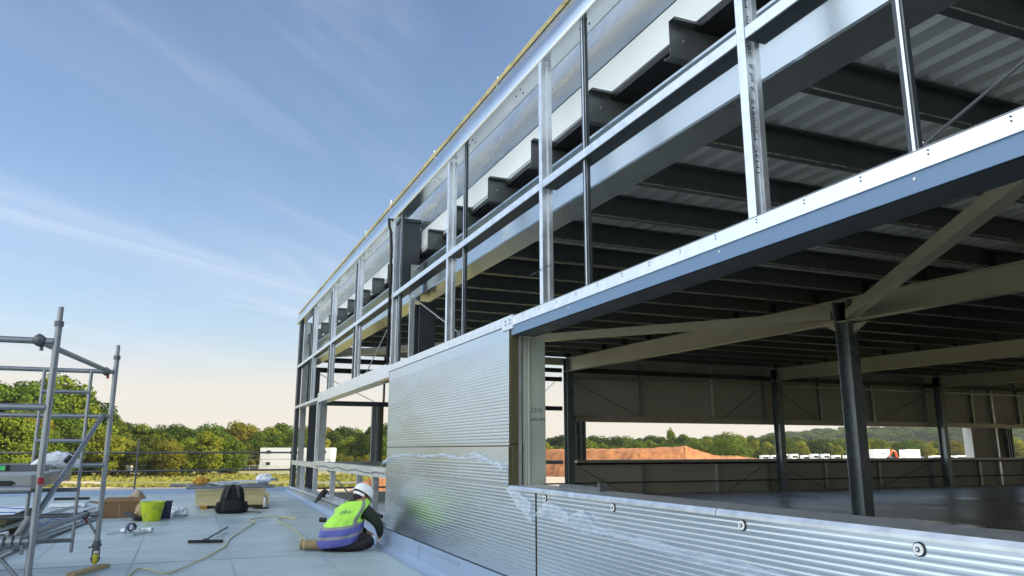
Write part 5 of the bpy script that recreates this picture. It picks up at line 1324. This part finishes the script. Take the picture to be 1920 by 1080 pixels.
for s_ in (-1, 1): MB().box(x - 2, x + 2, y + s_ * 1.2 - .3, y + s_ * 1.2 + .3, GZ, GZ + .85).build('track', M['rubber'], t, bevel=.2)
# lamp post and parked cars on the left
a = at(106, 168); t = empty('lamp_post', a, 'thin white double-headed lamp post before the left wood', 'lamp post')
MB().tube([a, a + Vector((0, 0, 6.0))], [.12, .08], 8).build('pole', M['whitepaint'], t)
MB().obox(a + Vector((0, 0, 6.02)), (1.8, .3, .14)).build('lamp_head', M['whitepaint'], t, bevel=.04)
for k, (px, lb) in enumerate(((192, 'long white flatbed lorry parked behind the scaffold tower'), (232, 'small white van parked right of the scaffold tower'))):
    a = at(px, 172); t = empty('parked_van', a, lb, 'van', 'vehicles parked before the left wood'); x, y = a.x, a.y; L_ = 6 if k == 0 else 4.5
    MB().box(x - L_/2, x + L_/2, y - 1, y + 1, GZ + .5, GZ + 2.1).build('body', M['whitepaint'], t, bevel=.3)
    MB().box(x - L_/2 + .4, x + L_/2 - 1.6, y - 1.03, y - .99, GZ + 1.4, GZ + 1.9).build('window', M['glass'], t)
    for s_ in (-.33, .33): MB().cyl((x + L_ * s_, y - 1.02, GZ + .4), (x + L_ * s_, y - .75, GZ + .4), .4, 12).build('wheel', M['rubber'], t)
# rough grass tufts as texture between fence and roof
random.seed(3); b = MB()
for k in range(6000):
    px = random.uniform(-40, 760); D = random.choice([random.uniform(138, 176), random.uniform(117, 123)])
    p = at(px, D); a = random.uniform(0, 6.28); h_ = random.uniform(.12, .4); u = Vector((math.cos(a), math.sin(a), 0)) * random.uniform(.2, .6)
    b.add([p - u, p + u, p + u * .6 + Vector((0, 0, h_)), p - u * .6 + Vector((0, 0, h_))], [(0, 1, 2, 3)])
o = link('grass', (lambda me: (me.from_pydata(b.v, [], b.f), me.update(), me)[2])(bpy.data.meshes.new('grass')), foliage('dry_grass', (0.20, 0.20, 0.045), (0.24, 0.23, 0.055)))
tag(o, 'rough yellow-green grass on the field beyond the flat roof', 'grass', kind='stuff')
# ------------------------------------------------------------------ air between here and the far rise
hz = MB().box(-420, 1500, -80, 1300, GZ - 1.2, 60).build('haze', (lambda m_: m_)(bpy.data.materials.new('thin_haze')), base=(0, 0, GZ - 1.2))
hm = hz.data.materials[0]; hm.use_nodes = True; hn = hm.node_tree.nodes; hn.clear()
ho = hn.new('ShaderNodeOutputMaterial'); hv = hn.new('ShaderNodeVolumePrincipled')
hv.inputs['Color'].default_value = (0.80, 0.86, 0.95, 1); hv.inputs['Density'].default_value = 0.00010; hv.inputs['Anisotropy'].default_value = 0.3
hm.node_tree.links.new(hv.outputs[0], ho.inputs['Volume'])
tag(hz, 'thin pale haze over the distant woods', kind='stuff')
